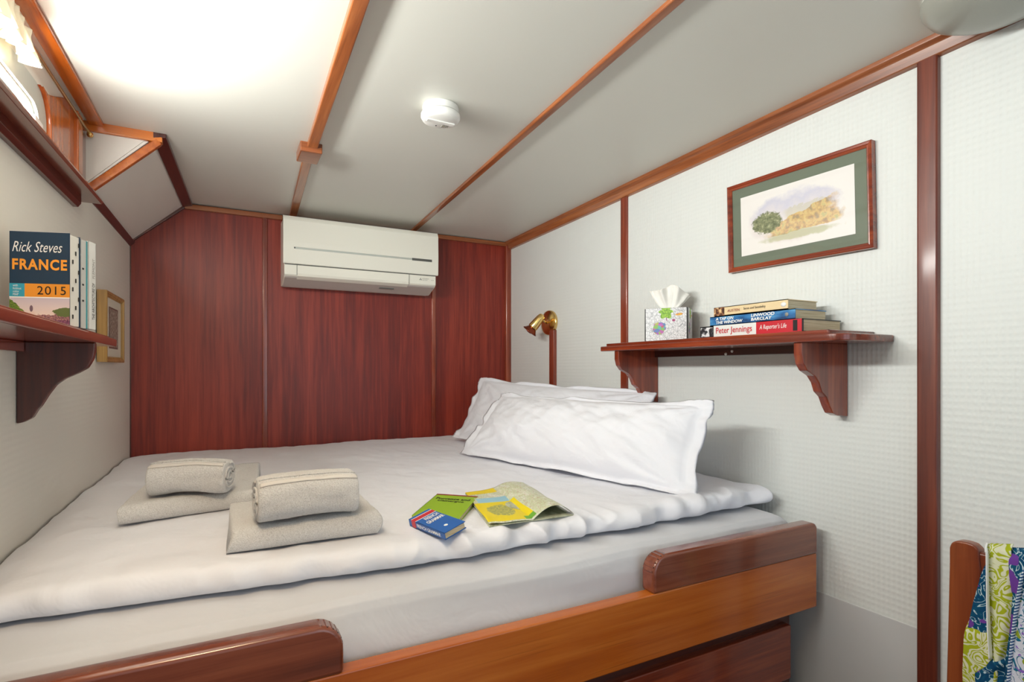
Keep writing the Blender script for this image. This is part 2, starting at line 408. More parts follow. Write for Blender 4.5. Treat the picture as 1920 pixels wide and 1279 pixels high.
# ------------------------------------------------------------------ bed
bed = empty('bed', (.6, 1.03, 0), 'built-in varnished mahogany bunk bed frame with two raised guard boards and drawers', 'bed')
RX0, RX1 = XL(1.03) - .0, 1.556
box('bed_rail', RX0, RX1, 1.010, 1.046, .548, .706, 'amberx', bed, bevel=.004)
def guard(x0, x1, rl, rr_):
    z0, z1 = .704, .797; pts = [(x0, 1.008, z0)]
    r = .045
    if rl: pts += [(x0 + r - r * math.cos(R(a)), 1.008, z1 - r + r * math.sin(R(a))) for a in range(0, 91, 15)]
    else: pts += [(x0, 1.008, z1)]
    if rr_: pts += [(x1 - r + r * math.sin(R(a)), 1.008, z1 - r + r * math.cos(R(a))) for a in range(0, 91, 15)]
    else: pts += [(x1 - .012, 1.008, z1), (x1, 1.008, z1 - .01)]
    pts += [(x1, 1.008, z0)]
    return prism('guard_board', pts, (0, .046, 0), 'brownx', bed, bevel=.009, seg=3, label='dark brown guard board with rounded corners')
guard(.922, RX1 + .002, True, False)
guard(RX0, .196, False, True)
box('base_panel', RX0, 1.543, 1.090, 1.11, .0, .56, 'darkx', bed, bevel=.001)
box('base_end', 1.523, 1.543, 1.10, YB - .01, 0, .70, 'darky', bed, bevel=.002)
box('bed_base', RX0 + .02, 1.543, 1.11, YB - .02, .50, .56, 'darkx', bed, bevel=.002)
for x0, x1 in ((.62, 1.518), (-.38, .58)):
    d = box('drawer', x0, x1, 1.066, 1.098, .318, .480, 'redx', bed, bevel=.004)
    box('drawer', x0, x1, 1.066, 1.098, .090, .290, 'redx', bed, bevel=.004)

# mattress in its fitted sheet
def matt(i, j):
    x = XL(1.2) + .012 + (1.578 - XL(1.2) - .012) * i
    top = .804
    er = max(0, (i - .955) / .045); er = 1 - math.sqrt(max(0, 1 - er * er)) if er < 1 else 1
    top -= .085 * er
    prof = [(1.052, .60), (1.054, .66), (1.060, .705), (1.068, .745), (1.078, top - .028), (1.088, top - .013), (1.104, top - .003), (1.13, top), (1.25, top + .003), (1.9, top), (2.6, top), (YB - .01, top)]
    q = j * (len(prof) - 1); k = min(int(q), len(prof) - 2); f = q - k
    y = prof[k][0] * (1 - f) + prof[k + 1][0] * f; z = prof[k][1] * (1 - f) + prof[k + 1][1] * f
    side = max(0, 1 - j * 1.6)
    wv = .012 * noise.noise(Vector((x * 3.1, z * 4, 2))) +   .007 * math.sin(x * 8 + z * 50 + 2.5 * noise.noise(Vector((x * 2, 0, 5)))) * side
    return (max(XL(y) + .006, min(x, 1.575)), y - wv * side * 1.4 + .02 * er, z + .004 * noise.noise(Vector((x * 5, y * 5, 1))))
tag(grid('mattress', matt, 300, 66, 'sheet', uv=False), 'thick mattress in a white fitted sheet lying in the bunk under the duvet', 'mattress')

def duv_top(x, y):
    fl = 1 - .85 * math.exp(-(((x - .65) / .32) ** 2 + ((y - 1.42) / .26) ** 2)) - .5 * math.exp(-(((x - .1) / .3) ** 2 + ((y - 1.7) / .4) ** 2))
    z = .866 + fl * (.007 * smooth_noise(x, y, 2.2, 1) + .006 * smooth_noise(x, y * 1.6, 6, 2) + .003 * smooth_noise(x * 1.5, y, 15, 3))
    # long soft creases across the bed
    z += .0022 * math.exp(-((y - 1.62 - .12 * x) / .02) ** 2) * max(0, min(1, (1.3 - x)))
    z -= .018 * max(0, (y - 2.9) / .15) ** 2
    z += .006 * max(0, min(1, (x - .9) / .6))
    if x < -.30: z -= .05 * ((-.30 - x) / .12) ** 2 * .6
    return z
def duv(i, j):
    x = XL(1.4) + .006 + (1.585 - XL(1.4) - .006) * i
    er = max(0, (i - .972) / .028); cx_ = math.sqrt(max(0, 1 - er * er))
    zb = .813 + .004 * max(0, (x - .55) / 1.0)
    yf = 1.225 - .066 * max(0, min(1, (x + .35) / .75)) + .02 * max(0, x - 1) + .008 * smooth_noise(x, 0, 2.1, 4) + .02 * er * er
    rip = max(0, min(1, (x - .15) / .5))
    amp = (.006 + .018 * rip)
    ripple = amp * (math.sin(x * 46 + 5 * noise.noise(Vector((x * 3, 1, 0)))) * .35 + noise.noise(Vector((x * 9, j * 3, 0))) * .8 + 1.5 * (.3 - abs(noise.noise(Vector((x * 15, j * 4, 7))))))
    if j < .80:                                  # top, back to front
        f = j / .80; y = (YB - .012) + (yf + .035 - YB + .012) * (1 - (1 - f) ** 1.25)
        if x < XL(y) + .006: x = XL(y) + .006
        near = max(0, 1 - (y - yf) / .16)
        z = duv_top(x, y) + ripple * near * near * .8
        z = zb + (z - zb) * (.35 + .65 * cx_)
        return (x, y, z)
    f = (j - .80) / .20; zt = duv_top(x, yf + .035) + ripple * .8 * (max(0, 1 - .035 / .16)) ** 2
    zt = zb + (zt - zb) * (.35 + .65 * cx_)
    a = f * PI * 1.12
    hh = (zt - zb) / 2
    y = yf + .035 - .037 * math.sin(min(a, PI)) ** .8 - ripple * math.sin(min(a, PI)) * 1.3
    z = zt - hh + hh * math.cos(min(a, PI))
    if a > PI: y += (a - PI) * .2
    return (x, y, z)
duvet = tag(grid('duvet', duv, 420, 200, 'linen', uv=False), 'white cotton duvet spread flat over the whole mattress', 'duvet')

# ------------------------------------------------------------------ pillows
def pillow(name, bl, br, tr, tl, T, fl, seed, label, group, zmin=.872):
    bl, br, tr, tl = map(Vector, (bl, br, tr, tl))
    nrm = ((br - bl).cross(tl - bl)).normalized()
    N, K = 110, 76; vs = []; fs = []; idx = {}
    for side in (1, -1):
        for i in range(N + 1):
            for j in range(K + 1):
                a = (i / N * 2 - 1) * (1 + fl[0]); b = (j / K * 2 - 1) * (1 + fl[1])
                edge = i in (0, N) or j in (0, K)
                if edge and side == -1: idx[(side, i, j)] = idx[(1, i, j)]; continue
                ca, cb = max(-1, min(1, a)), max(-1, min(1, b))
                body = (max(0, 1 - abs(ca) ** 2.6) ** .55) * (max(0, 1 - abs(cb) ** 2.2) ** .6)
                # concave outline of a filled case
                pa = a * (1 - .030 * (1 - cb * cb)); pb = b * (1 - .05 * (1 - ca * ca))
                s, t = (pa + 1) / 2, (pb + 1) / 2
                p = bl * (1 - s) * (1 - t) + br * s * (1 - t) + tr * s * t + tl * (1 - s) * t
                wr = .016 * noise.noise(Vector((a * 1.6, b * 1.1, seed))) + .012 * noise.noise(Vector((a * 5 + b * 2, b * 2, seed + 3))) +   .005 * noise.noise(Vector((a * 13 + 5 * b, b * 5, seed + 9)))
                wr += .016 * (.25 - abs(noise.noise(Vector((a * 2.4 + b * .9, b * .8, seed + 21))))) + .008 * (.25 - abs(noise.noise(Vector((a * 5.5 - b * 1.5, b * 1.3, seed + 31)))))
                # creases running in from the corners
                for sa in (-1, 1):
                    for sb in (-1, 1):
                        d = math.hypot((a - sa) * 1.0, (b - sb) * .7); ang = math.atan2((b - sb) * .7, a - sa)
                        wr += .011 * math.exp(-d * 2.6) * math.sin(ang * 11 + seed)
                off = side * T * body + wr * (body * .9 + .2)
                out = max(abs(a) - 1, 0) / max(fl[0], .01) + max(abs(b) - 1, 0) / max(fl[1], .01)
                if out > 0:
                    off += .011 * min(out, 1.2) * math.sin(a * 8 + b * 6 + seed + 4 * noise.noise(Vector((a * 2, b * 2, seed))))
                if not edge: off += side * .0012
                p = p + nrm * off
                lim = zmin + .004 * noise.noise(Vector((a * 6, b * 6, seed + 1))) + (.0015 if side == 1 else 0)
                if p.z < lim: p.z = lim
                if p.x > XR - .03: p.x = XR - .03
                idx[(side, i, j)] = len(vs); vs.append(p)
    for side in (1, -1):
        for i in range(N):
            for j in range(K):
                f = [idx[(side, i, j)], idx[(side, i + 1, j)], idx[(side, i + 1, j + 1)], idx[(side, i, j + 1)]]
                fs.append(tuple(f if side == 1 else f[::-1]))
    o = mesh(name, vs, fs, 'linen', smooth=True)
    return tag(o, label, 'pillow', group)
pillow('pillow', (1.10, 2.66, .90), (1.36, 1.66, .90), (1.52, 1.70, 1.150), (1.27, 2.72, 1.185), .065, (.07, .10), 3.0,
       'white flanged pillow standing behind the front one against the right wall', 'white pillows')
pillow('pillow', (.965, 2.25, .885), (1.225, 1.215, .885), (1.355, 1.262, 1.128), (1.160, 2.27, 1.120), .085, (.085, .14), 1.0,
       'large white flanged pillow in front, leaning on the pillow behind', 'white pillows')

# ------------------------------------------------------------------ towels
def flat_towel(c, u, v, L, Wd, H, seed, label):
    """folded bath towel: c front-left bottom corner, u along the front fold, v towards the back"""
    c, u, v = map(Vector, (c, u, v)); u = u.normalized(); v = v.normalized()
    def f(i, j):
        # section: closed loop front fold -> top -> back -> bottom ; i along the length
        s = i * L; e = min(i, 1 - i); r = H / 2
        endr = min(1, e / .035); hh = H * (.80 + .20 * math.sqrt(max(0, 1 - (1 - endr) ** 2))) * (1 + .10 * smooth_noise(s, 0, 7, seed))
        a = j * 2 * PI
        cx_ = math.cos(a); sz = math.sin(a)
        if cx_ < 0: yy = 0
        else: yy = Wd - r + r * cx_ ** .5
        # stretch the straight parts
        t = j
        if t < .45: yy = Wd - (Wd - r) * (t / .45); zz = hh
        elif t < .55: b = (t - .45) / .10 * PI; yy = r - r * math.sin(b) * .9; zz = hh / 2 + hh / 2 * math.cos(b)
        else: yy = r + (Wd - r) * ((t - .55) / .45); zz = 0
        p = c + u * (s + .008 * smooth_noise(yy, zz * 8, 5, seed)) + v * (yy + .006 * smooth_noise(s, 1, 8, seed + 1)) + Vector((0, 0, zz))
        d = .0030 * smooth_noise(s, yy, 22, seed) + .0012 * smooth_noise(s, yy + zz, 160, seed)
        if zz > .004: p.z += d; p -= v * d * (1 if .45 < t < .55 else 0)
        return p
    NU, NV = 110, 110
    vs = [f(i / NU, j / NV) for i in range(NU + 1) for j in range(NV + 1)]
    fs = [(i * (NV + 1) + j, (i + 1) * (NV + 1) + j, (i + 1) * (NV + 1) + j + 1, i * (NV + 1) + j + 1) for i in range(NU) for j in range(NV)]
    fs += [(i * (NV + 1), (i + 1) * (NV + 1), (i + 1) * (NV + 1) + NV, i * (NV + 1) + NV) for i in range(NU)]
    for i in (0, NU):
        for j in range(NV // 2): fs.append((i * (NV + 1) + j, i * (NV + 1) + j + 1, i * (NV + 1) + NV - j - 1, i * (NV + 1) + NV - j))
    return tag(mesh('bath_towel', vs, fs, 'terry', smooth=True), label, 'towel', 'folded bath towels on the bed')
def rolled_towel(a, b, r, rz, seed, label):
    """a, b: ends of the axis line; flattened roll with a spiral end and woven hem band"""
    a, b = Vector(a), Vector(b); ax = (b - a); L = ax.length; ax.normalize(); side = Vector((0, 0, 1)).cross(ax).normalized()
    if side.y > 0: side = -side
    root = empty('hand_towel', (a + b) / 2 - Vector((0, 0, rz)), label, 'towel', 'rolled hand towels')
    def pt(s, an, k=1.0, fuzz=1):
        e = min(s, 1 - s); er = min(1, e / .05); sh = .90 + .10 * math.sqrt(max(0, 1 - (1 - er) ** 2))
        c_, s_ = math.cos(an), math.sin(an)
        px_ = math.copysign(abs(c_) ** .72, c_) * r * k * sh; pz = math.copysign(abs(s_) ** .72, s_) * rz * k * sh
        bulge = 1 + .07 * smooth_noise(s * 3, an, 1.3, seed) + fuzz * (.012 * smooth_noise(s * 20, an * 3, 2, seed + 2))
        p = a + ax * (s * L) + side * px_ * bulge + Vector((0, 0, pz * bulge))
        p.z += .012 * math.sin(s * PI * 1.0) * .5
        return p
    N, K = 120, 84
    vs = [pt(i / N, 2 * PI * j / K) + Vector((0, 0, .0010 * smooth_noise(i, j, .9, seed))) for i in range(N + 1) for j in range(K)]
    fs = [(i * K + j, (i + 1) * K + j, (i + 1) * K + (j + 1) % K, i * K + (j + 1) % K) for i in range(N) for j in range(K)]
    fs += [tuple(range(K)), tuple(N * K + j for j in range(K))]
    mesh('towel_roll', vs, fs, 'terry', root, smooth=True)
    # spiral layer edges showing at both ends
    for s0, sg in ((0, -1), (1, 1)):
        pts = []
        for q in range(90):
            t = q / 89; k = .92 - .80 * t; pts.append(pt(s0, PI * .5 + t * 2 * PI * 2.6, k, 0) + ax * sg * .0005)
        tube('roll_edge', pts, .0035, 'terry', root, seg=6)
    # hem band and flap edge along the top
    for an0, an1, mt, nm in ((.74, .96, 'hem', 'hem_band'), (1.22, 1.30, 'terry', 'flap_edge')):
        vs = []; n1, n2 = 60, 6
        for i in range(n1 + 1):
            for j in range(n2 + 1):
                p = pt(.015 + .97 * i / n1, an0 + (an1 - an0) * j / n2, 1.025, 0); vs.append(p)
        fs = [(i * (n2 + 1) + j, (i + 1) * (n2 + 1) + j, (i + 1) * (n2 + 1) + j + 1, i * (n2 + 1) + j + 1) for i in range(n1) for j in range(n2)]
        o = mesh(nm, vs, fs, mt, root, smooth=True); sd = o.modifiers.new('s', 'SOLIDIFY'); sd.thickness = .003; sd.offset = 0
    return root
ZD = .868
p1, p2 = P(222, 988, Z=ZD), P(482, 950, Z=ZD)
u1 = (p2 - p1); L1 = u1.length; u1.normalize(); v1 = P(484, 880, Z=.912) - P(479, 925, Z=.912)
flat_towel(p1, u1, v1, L1, .50, .048, 1, 'folded white bath towel at the back left, under the smaller roll')
p3, p4 = P(430, 1044, Z=ZD), P(716, 1004, Z=ZD)
u2 = (p4 - p3); L2 = u2.length; u2.normalize(); v2 = Vector((-u2.y, u2.x, 0))
flat_towel(p3, u2, v2, L2, .27, .054, 2, 'folded white bath towel nearest the camera, beside the books')
q1, q2 = P(288, 897, Z=.962), P(430, 892, Z=.962)
rolled_towel(q1, q2, .054, .042, 5, 'rolled white hand towel on the back left folded towel')
q3, q4 = P(480, 938, Z=.970), P(662, 918, Z=.970)
rolled_towel(q3, q4, .060, .045, 8, 'rolled white hand towel on the folded towel nearest the camera')

# ------------------------------------------------------------------ books
def book(name, label, O, U, V, W, cover, pages='pages', th=.0015, over=.002, group=None, spine_mat=None):
    """O spine/bottom/back corner, U spine to fore-edge, V foot to head, W through the thickness"""
    O, U, V, W = map(Vector, (O, U, V, W)); u, v, w_ = U.normalized(), V.normalized(), W.normalized()
    root = empty(name, O, label, 'book', group)
    vs = []; fs = []
    def add(o, a, b, c):
        k = len(vs); vs.extend([o + a * i + b * j + c * l for i in (0, 1) for j in (0, 1) for l in (0, 1)]); fs.extend([tuple(x + k for x in f) for f in BF])
    add(O, U, V, w_ * th); add(O + W - w_ * th, U, V, w_ * th); add(O, u * th, V, W)
    mesh('cover', vs, fs, cover, root)
    o = obox('page_block', O + u * (th * .9) + v * over + w_ * (th * .9), U - u * (over + th), V - v * over * 2, W - w_ * th * 1.8, pages, root, bevel=.0005)
    return root
# blue grammar book and green guide lying on the duvet
zt = .886
C1, D1 = P(833, 1000, Z=zt), P(765, 974, Z=zt); A1, B1 = P(804, 954, Z=zt + .014), P(871, 978, Z=zt + .014)
U = ((A1 - D1) + (B1 - C1)) / 2; V = ((D1 - C1) + (A1 - B1)) / 2; Wn = U.cross(V).normalized()
if Wn.z < 0: Wn = -Wn
T = .0165
M['blue'] = plain('blue_cover', (22, 92, 172), .35); M['redc'] = plain('red_cover', (196, 34, 48), .35)
M['green'] = plain('lime_green_cover', (150, 190, 50), .35); M['maroon'] = plain('maroon_band', (140, 40, 50), .4)
b1 = book('grammar_book', 'small blue grammar paperback with red stripe lying on the duvet, overlapping the green book', C1 - Wn * T, U, V, Wn * T, 'blue')
e = Wn * .0004
obox('red_band', C1 + V * .80 + e * .2, U, V * .115, e, 'redc', b1, 0, label='red band across the cover')
obox('red_band', C1 - Wn * T + V * .80 - U.normalized() * .0005, Wn * T, V * .115, U.normalized() * .0005, 'redc', b1, 0, label='red band across the spine')
for k in (.79, .918): obox('white_line', C1 + V * k + e * .2, U, V * .012, e * 1.2, 'inkw', b1, 0, label='white line on the cover')
text('FRENCH', C1 + V * .64 + U * .30 + e, U * .62, V * .11, 'inkw', b1, bold=.02)
text('GRAMMAR', C1 + V * .49 + U * .16 + e, U * .78, V * .11, 'inkw', b1, bold=.02)
tv = -V.normalized()
text('FRENCH GRAMMAR', C1 - Wn * T * .76 - U.normalized() * .0004 + V * .76, -V * .66, Wn * T * .52, 'inkw', b1, nrm=-U.normalized(), bold=.02, label='white spine lettering')
lathe('round_mark', [(.0001, 0), (.0050, 0), (.0050, .0003), (.0036, .0003), (.0036, .0001)], C1 + V * .20 + U * .44 + e, Wn, 'inkw', b1, seg=24, caps=False, label='white circular mark')
# green
zg = .8815
TR_, TL_, BR_ = P(896, 931, Z=zg), P(820, 926, Z=zg), P(868, 984, Z=zg)
Ug = TR_ - TL_; Vg = TR_ - BR_; Vg = Vg - Ug.normalized() * Vg.dot(Ug.normalized()) * .35
Vg *= .84; BL_ = TL_ - Vg
b2 = book('guide_book', 'lime green paperback guide lying on the duvet, partly under the blue book', BL_ - Vector((0, 0, .0125)), Ug, Vg, (0, 0, .0125), 'green', 'pages')
e = Vector((0, 0, .0004))
obox('maroon_band', BL_ + Vg * .955 + e * .3, Ug, Vg * .045, e, 'maroon', b2, 0, label='maroon band along the top')
text('Provence and', BL_ + Vg * .74 + Ug * .10 + e, Ug * .80, Vg * .085, 'ink', b2, bold=.015)
text('Camargue', BL_ + Vg * .63 + Ug * .18 + e, Ug * .62, Vg * .085, 'ink', b2, bold=.015)

# folded map
def mapmat():
    t = NT('printed_map', .5); uvn = t.n('ShaderNodeTexCoord'); u, v, _ = t.sep(uvn.outputs['UV']); m = t.math
    vec = t.coord('UV', (1, .8, 1))
    n1 = t.noise(vec, 6, 5, .6, 1); n2 = t.noise(vec, 26, 4, .7, 2)
    land = t.ramp(n1, [(.35, (222, 224, 208)), (.5, (196, 204, 168)), (.62, (214, 218, 204)), (.75, (160, 176, 140))])
    vo = t.n('ShaderNodeTexVoronoi', feature='DISTANCE_TO_EDGE'); vo.inputs['Scale'].default_value = 26
    t.ln(vec, vo.inputs['Vector'])
    roads = m('LESS_THAN', m('ADD', vo.outputs[0], m('MULTIPLY', m('SUBTRACT', n2, .5), .25)), .03)
    land = t.mix(m('MULTIPLY', roads, .5), land, (176, 112, 92))
    spk = m('GREATER_THAN', n2, .64); land = t.mix(m('MULTIPLY', spk, .6), land, (110, 112, 116))
    sea = t.box(u, v, .06, .50, .53, .69); col = t.mix(sea, land, (150, 196, 214))
    yel = t.box(u, v, .0, .56, .03, .56); dots = t.noise(vec, 40, 3)
    yc = t.mix(t.ell(u, v, .27, .32, .17, .17, m('MULTIPLY', m('SUBTRACT', n1, .5), 2.0), .1), (232, 210, 24), t.ramp(dots, [(.4, (196, 190, 90)), (.6, (150, 156, 90))]))
    yc = t.mix(t.box(u, v, .44, .56, .03, .10), yc, (110, 170, 60))
    col = t.mix(yel, col, yc)
    col = t.mix(t.box(u, v, -.1, .46, .86, 1.1), col, (232, 206, 22))
    t.base(col); return t.m
M['map'] = mapmat()
zm = .8735
mFL, mFR, mBR, mBL = P(917, 988, Z=zm), P(1076, 966, Z=zm), P(981, 907, Z=zm + .006), P(872, 926, Z=zm)
mp = empty('folded_map', (mFL + mBR) / 2, 'folded road map with yellow cover panels, open end arched, on the duvet', 'map')
def mf(lift):
    def f(i, j):
        p = mFL * (1 - i) * (1 - j) + mFR * i * (1 - j) + mBR * i * j + mBL * (1 - i) * j
        h = 0
        if lift:
            if i > .50: h = .030 * math.sin(PI * (i - .50) / .50) ** .9 * (1 - .72 * j)
            h += .003 + .005 * math.exp(-((i - .03) / .1) ** 2) * (1 - j) + .0035 * math.sin(i * 7 + j * 3) * (1 - abs(2 * i - 1))
            h += .0015 * math.sin(j * 11)
            h += .002 * j
        return p + Vector((0, 0, h))
    return f
grid('top_sheet', mf(1), 60, 40, 'map', mp, solid=.0006)
_t = NT('map_reverse', .6); _n1 = _t.noise(_t.coord('UV'), 9, 4, .6, 1)
_t.base(_t.ramp(_n1, [(.35, (150, 152, 120)), (.6, (196, 200, 176))])); M['mapback'] = _t.m
grid('lower_sheet', mf(0), 20, 14, 'mapback', mp, solid=.0012)
mU = (mFR - mFL); mV = (mBL - mFL)


# left shelf books -------------------------------------------------
SHX, SHZ = -.262, 1.342
def coverphoto():
    t = NT('guide_cover_photo', .4); c = t.n('ShaderNodeTexCoord'); u, v, _ = t.sep(c.outputs['UV']); m = t.math
    n1 = t.noise(t.coord('UV', (3, 2, 1)), 5, 4, .6); n2 = t.noise(t.coord('UV', (5, 1.6, 1)), 9, 4, .65)
    sky = t.ramp(v, [(.4, (232, 214, 206)), (1, (200, 190, 204))])
    town = t.ramp(n2, [(.35, (74, 50, 66)), (.5, (142, 96, 104)), (.62, (196, 150, 140)), (.75, (96, 64, 86))])
    col = t.mix(m('LESS_THAN', v, m('ADD', .40, m('MULTIPLY', m('SUBTRACT', n1, .5), .3))), sky, town)
    lav = t.ramp(n2, [(.4, (86, 44, 76)), (.6, (150, 92, 120))])
    col = t.mix(m('LESS_THAN', v, .22), col, lav)
    hill = m('LESS_THAN', v, m('SUBTRACT', .98, m('ADD', m('MULTIPLY', u, 1.9), m('MULTIPLY', m('SUBTRACT', n1, .5), .25))))
    col = t.mix(hill, col, t.ramp(n2, [(.35, (44, 66, 28)), (.55, (110, 140, 50)), (.7, (166, 180, 74))]))
    col = t.mix(t.ell(u, v, .92, .5, .20, .16, m('MULTIPLY', m('SUBTRACT', n1, .5), 2.0), .1), col, (96, 112, 60))
    col = t.mix(t.ell(u, v, .37, .34, .065, .22, None, .2), col, (226, 204, 196))
    col = t.mix(t.ell(u, v, .36, .62, .03, .12, None, .2), col, (120, 96, 110))
    t.base(col); return t.m
M['cphoto'] = coverphoto()
M['navy'] = plain('navy_cover', (20, 52, 78), .35); M['orange'] = plain('orange_band', (232, 150, 40), .4); M['teal'] = plain('teal_band', (50, 160, 186), .4)
M['orangei'] = plain('orange_ink', (244, 160, 48), .5)
ga = R(17); gU = Vector((math.cos(ga), -math.sin(ga), 0)); gW = Vector((math.sin(ga), math.cos(ga), 0)); Zv = Vector((0, 0, 1))
Ar = Vector((-.288, 1.500, SHZ)); wb, hb = .113, .202
O1 = Ar - gU * wb                     # front-left bottom corner of the cover (spine side)
fb = book('travel_guide', 'thick navy travel guide facing out on the left shelf, orange band with 2015', O1, gU * wb, Zv * hb, gW * .0395, 'navy', 'wpages', group=None)
fr = -gW * .0004
def fbox(nm, a0, a1, b0, b1, mat, k=1.0, **kw): return obox(nm, O1 + gU * wb * a0 + Zv * hb * b0, gU * wb * (a1 - a0), Zv * hb * (b1 - b0), fr * k, mat, fb, 0, **kw)
fbox('orange_band', .25, 1, .310, .450, 'orange', label='orange band with the year')
fbox('teal_square', 0, .25, .310, .450, 'teal', label='teal square beside the year')
fbox('white_line', 0, 1, .300, .310, 'inkw')
vs = [O1 + fr, O1 + gU * wb + fr, O1 + gU * wb + Zv * hb * .300 + fr, O1 + Zv * hb * .300 + fr]
mesh('cover_photo', vs, [(0, 1, 2, 3)], 'cphoto', fb, uv=[(0, 0), (1, 0), (1, 1), (0, 1)], label='photograph of a hill town over lavender')
def ft(body, a0, a1, b0, b1, mat, **kw): return text(body, O1 + gU * wb * a0 + Zv * hb * b0 - gW * .0006, gU * wb * (a1 - a0), Zv * hb * (b1 - b0), mat, fb, nrm=-gW, **kw)
ft('Rick Steves', .05, .88, .785, .895, 'inkw', shear=.35)
ft('FRANCE', .05, .96, .595, .712, 'orangei', bold=.035, spacing=1.15)
ft('2015', .46, .94, .335, .425, 'ink', spacing=1.1)
ft('with\nfoldout\ncolor\nMAP', .06, .20, .322, .440, 'inkw')
# index ticks on the fore-edge
for k in range(9):
    o = Ar + gW * (.012 + .011 * (k % 3)) + Zv * (.018 + .020 * k) + gU * -.0015
    obox('page_tab', o, gW * .002, Zv * .009, gU * .0016, 'ink', fb, 0)
def shelfbook(nm, label, off, wdt, hgt, th, cover, pages, y_off=0.0, xin=0):
    o = Ar + gW * off - gU * (wdt + xin)
    # spine to the room: spine at the right-hand end
    return book(nm, label, o + gU * wdt, -gU * wdt, Zv * hgt, gW * th, cover, pages), o + gU * wdt
M['greyc'] = plain('pale_grey_cover', (196, 196, 192), .4); M['tealc'] = plain('teal_edge', (60, 150, 160), .4); M['whitec'] = plain('white_cover', (226, 226, 222), .4)
s2, o2 = shelfbook('paperback_book', 'pale grey book on the left shelf between the navy guide and the white book', .0405, .105, .199, .0265, 'greyc', 'wpages', xin=-.0)
obox('teal_edge', o2 + gW * .021 + gU * .0, gU * .0006, Zv * .199, gW * .005, 'tealc', s2, 0, label='teal edge of the spine')
for k in range(3): obox('spine_mark', o2 + gW * .006 + Zv * (.06 + .036 * k) + gU * .0002, gU * .0006, Zv * .004, gW * .006, 'ink', s2, 0)
s3, o3 = shelfbook('paperback_book', 'white book with vertical spine lettering at the far end of the left shelf', .068, .105, .201, .030, 'whitec', 'wpages', xin=-.002)
text('THE ARCHITECTURE OF', o3 + gW * .024 + Zv * .022 + gU * .0006, Zv * .085, -gW * .011, 'ink', s3, nrm=gU, label='black vertical spine lettering')
text('FLEMONT', o3 + gW * .024 + Zv * .118 + gU * .0006, Zv * .045, -gW * .010, 'acgrey', s3, nrm=gU, label='grey vertical spine lettering')

# ------------------------------------------------------------------ shelves
def shelf_bracket(prof, y, dirx, th, parent, mat='redz'):
    return prism('bracket', [(x, y, z) for x, z in prof], (0, th, 0), mat, parent, bevel=.003)
ls = empty('wall_shelf', (XL(1.4), 1.4, 1.31), 'varnished red-brown wooden shelf on the left wall under the window, holding upright books', 'shelf')
yl0, yl1 = .55, 1.925
mesh('shelf_board', [Vector((x, y, z)) for x, y in ((XL(yl0) + .001, yl0), (XL(yl1) + .001, yl1), (SHX, yl1), (SHX - .0, yl0)) for z in (1.314, 1.336)],
     [(0, 2, 4, 6), (1, 7, 5, 3), (0, 1, 3, 2), (2, 3, 5, 4), (4, 5, 7, 6), (6, 7, 1, 0)], 'redy', ls, bevel=.005)
mesh('top_layer', [Vector((x, y, z)) for x, y in ((XL(yl0) + .001, yl0), (XL(yl1 - .03) + .001, yl1 - .03), (SHX - .014, yl1 - .03), (SHX - .014, yl0)) for z in (1.334, SHZ)],
     [(0, 2, 4, 6), (1, 7, 5, 3), (0, 1, 3, 2), (2, 3, 5, 4), (4, 5, 7, 6), (6, 7, 1, 0)], 'redy', ls, bevel=.002)
beam('cleat', (XL(.6) + .001, .6, 1.290), (XL(1.645) + .001, 1.645, 1.290), (1, 0, 0), .016, (0, 0, 1), .024, 'redy', ls)
yb_ = 1.648; xw_ = XL(yb_) + .001
def lp(u, v): q = P(u, v, Y=yb_); return (q.x, q.z)
prof = [(xw_, 1.314)] + [(xw_, lp(28, 795)[1])] + [lp(*q) for q in ((44, 792), (60, 784), (70, 768), (76, 762), (90, 740), (104, 722), (122, 710), (146, 700), (164, 690), (175, 672), (178, 655))] + [(lp(178, 655)[0], 1.314)]
shelf_bracket(prof, yb_, 1, .024, ls, 'darkz')
tag(ls)
rs = empty('wall_shelf', (XR, 1.32, 1.32), 'varnished red-brown wooden shelf on the right wall with tissue box and stacked books', 'shelf')
def rshelf(nm, x0, y0, y1, z0, z1, r, bev):
    pts = [(XR - .001, y1, z0), (x0, y1, z0)] + [(x0 + r - r * math.cos(R(a)), y0 + r - r * math.sin(R(a)), z0) for a in range(0, 91, 10)] + [(XR - .001, y0, z0)]
    return prism(nm, pts, (0, 0, z1 - z0), 'redy', rs, bevel=bev)
rshelf('shelf_board', 1.380, .822, 1.825, 1.322, 1.342, .045, .004)
rshelf('top_layer', 1.392, .872, 1.800, 1.340, 1.353, .004, .002)
box('cleat', XR - .020, XR - .001, .97, 1.74, 1.298, 1.323, 'darky', rs, bevel=.002)
def rp(u, v, y): q = P(u, v, Y=y); return (q.x, q.z)
ybr = .945
prof = [(XR - .001, 1.323), (XR - .001, rp(1590, 781, ybr)[1])] + [rp(u, v, ybr) for u, v in ((1572, 780), (1562, 775), (1556, 762), (1550, 745), (1541, 735), (1536, 718), (1528, 705), (1514, 695), (1507, 682), (1504, 665))] + [(rp(1504, 665, ybr)[0], 1.323)]
shelf_bracket(prof, ybr, -1, .026, rs)
shelf_bracket(prof, 1.722, -1, .026, rs)
for dy, dz in ((1.335, 1.312), (1.362, 1.303)): lathe('screw_cap', [(.0001, .004), (.004, .003), (.005, 0)], (XR - .020, dy, dz), (-1, 0, 0), 'wplastic', rs, seg=16, caps=False)

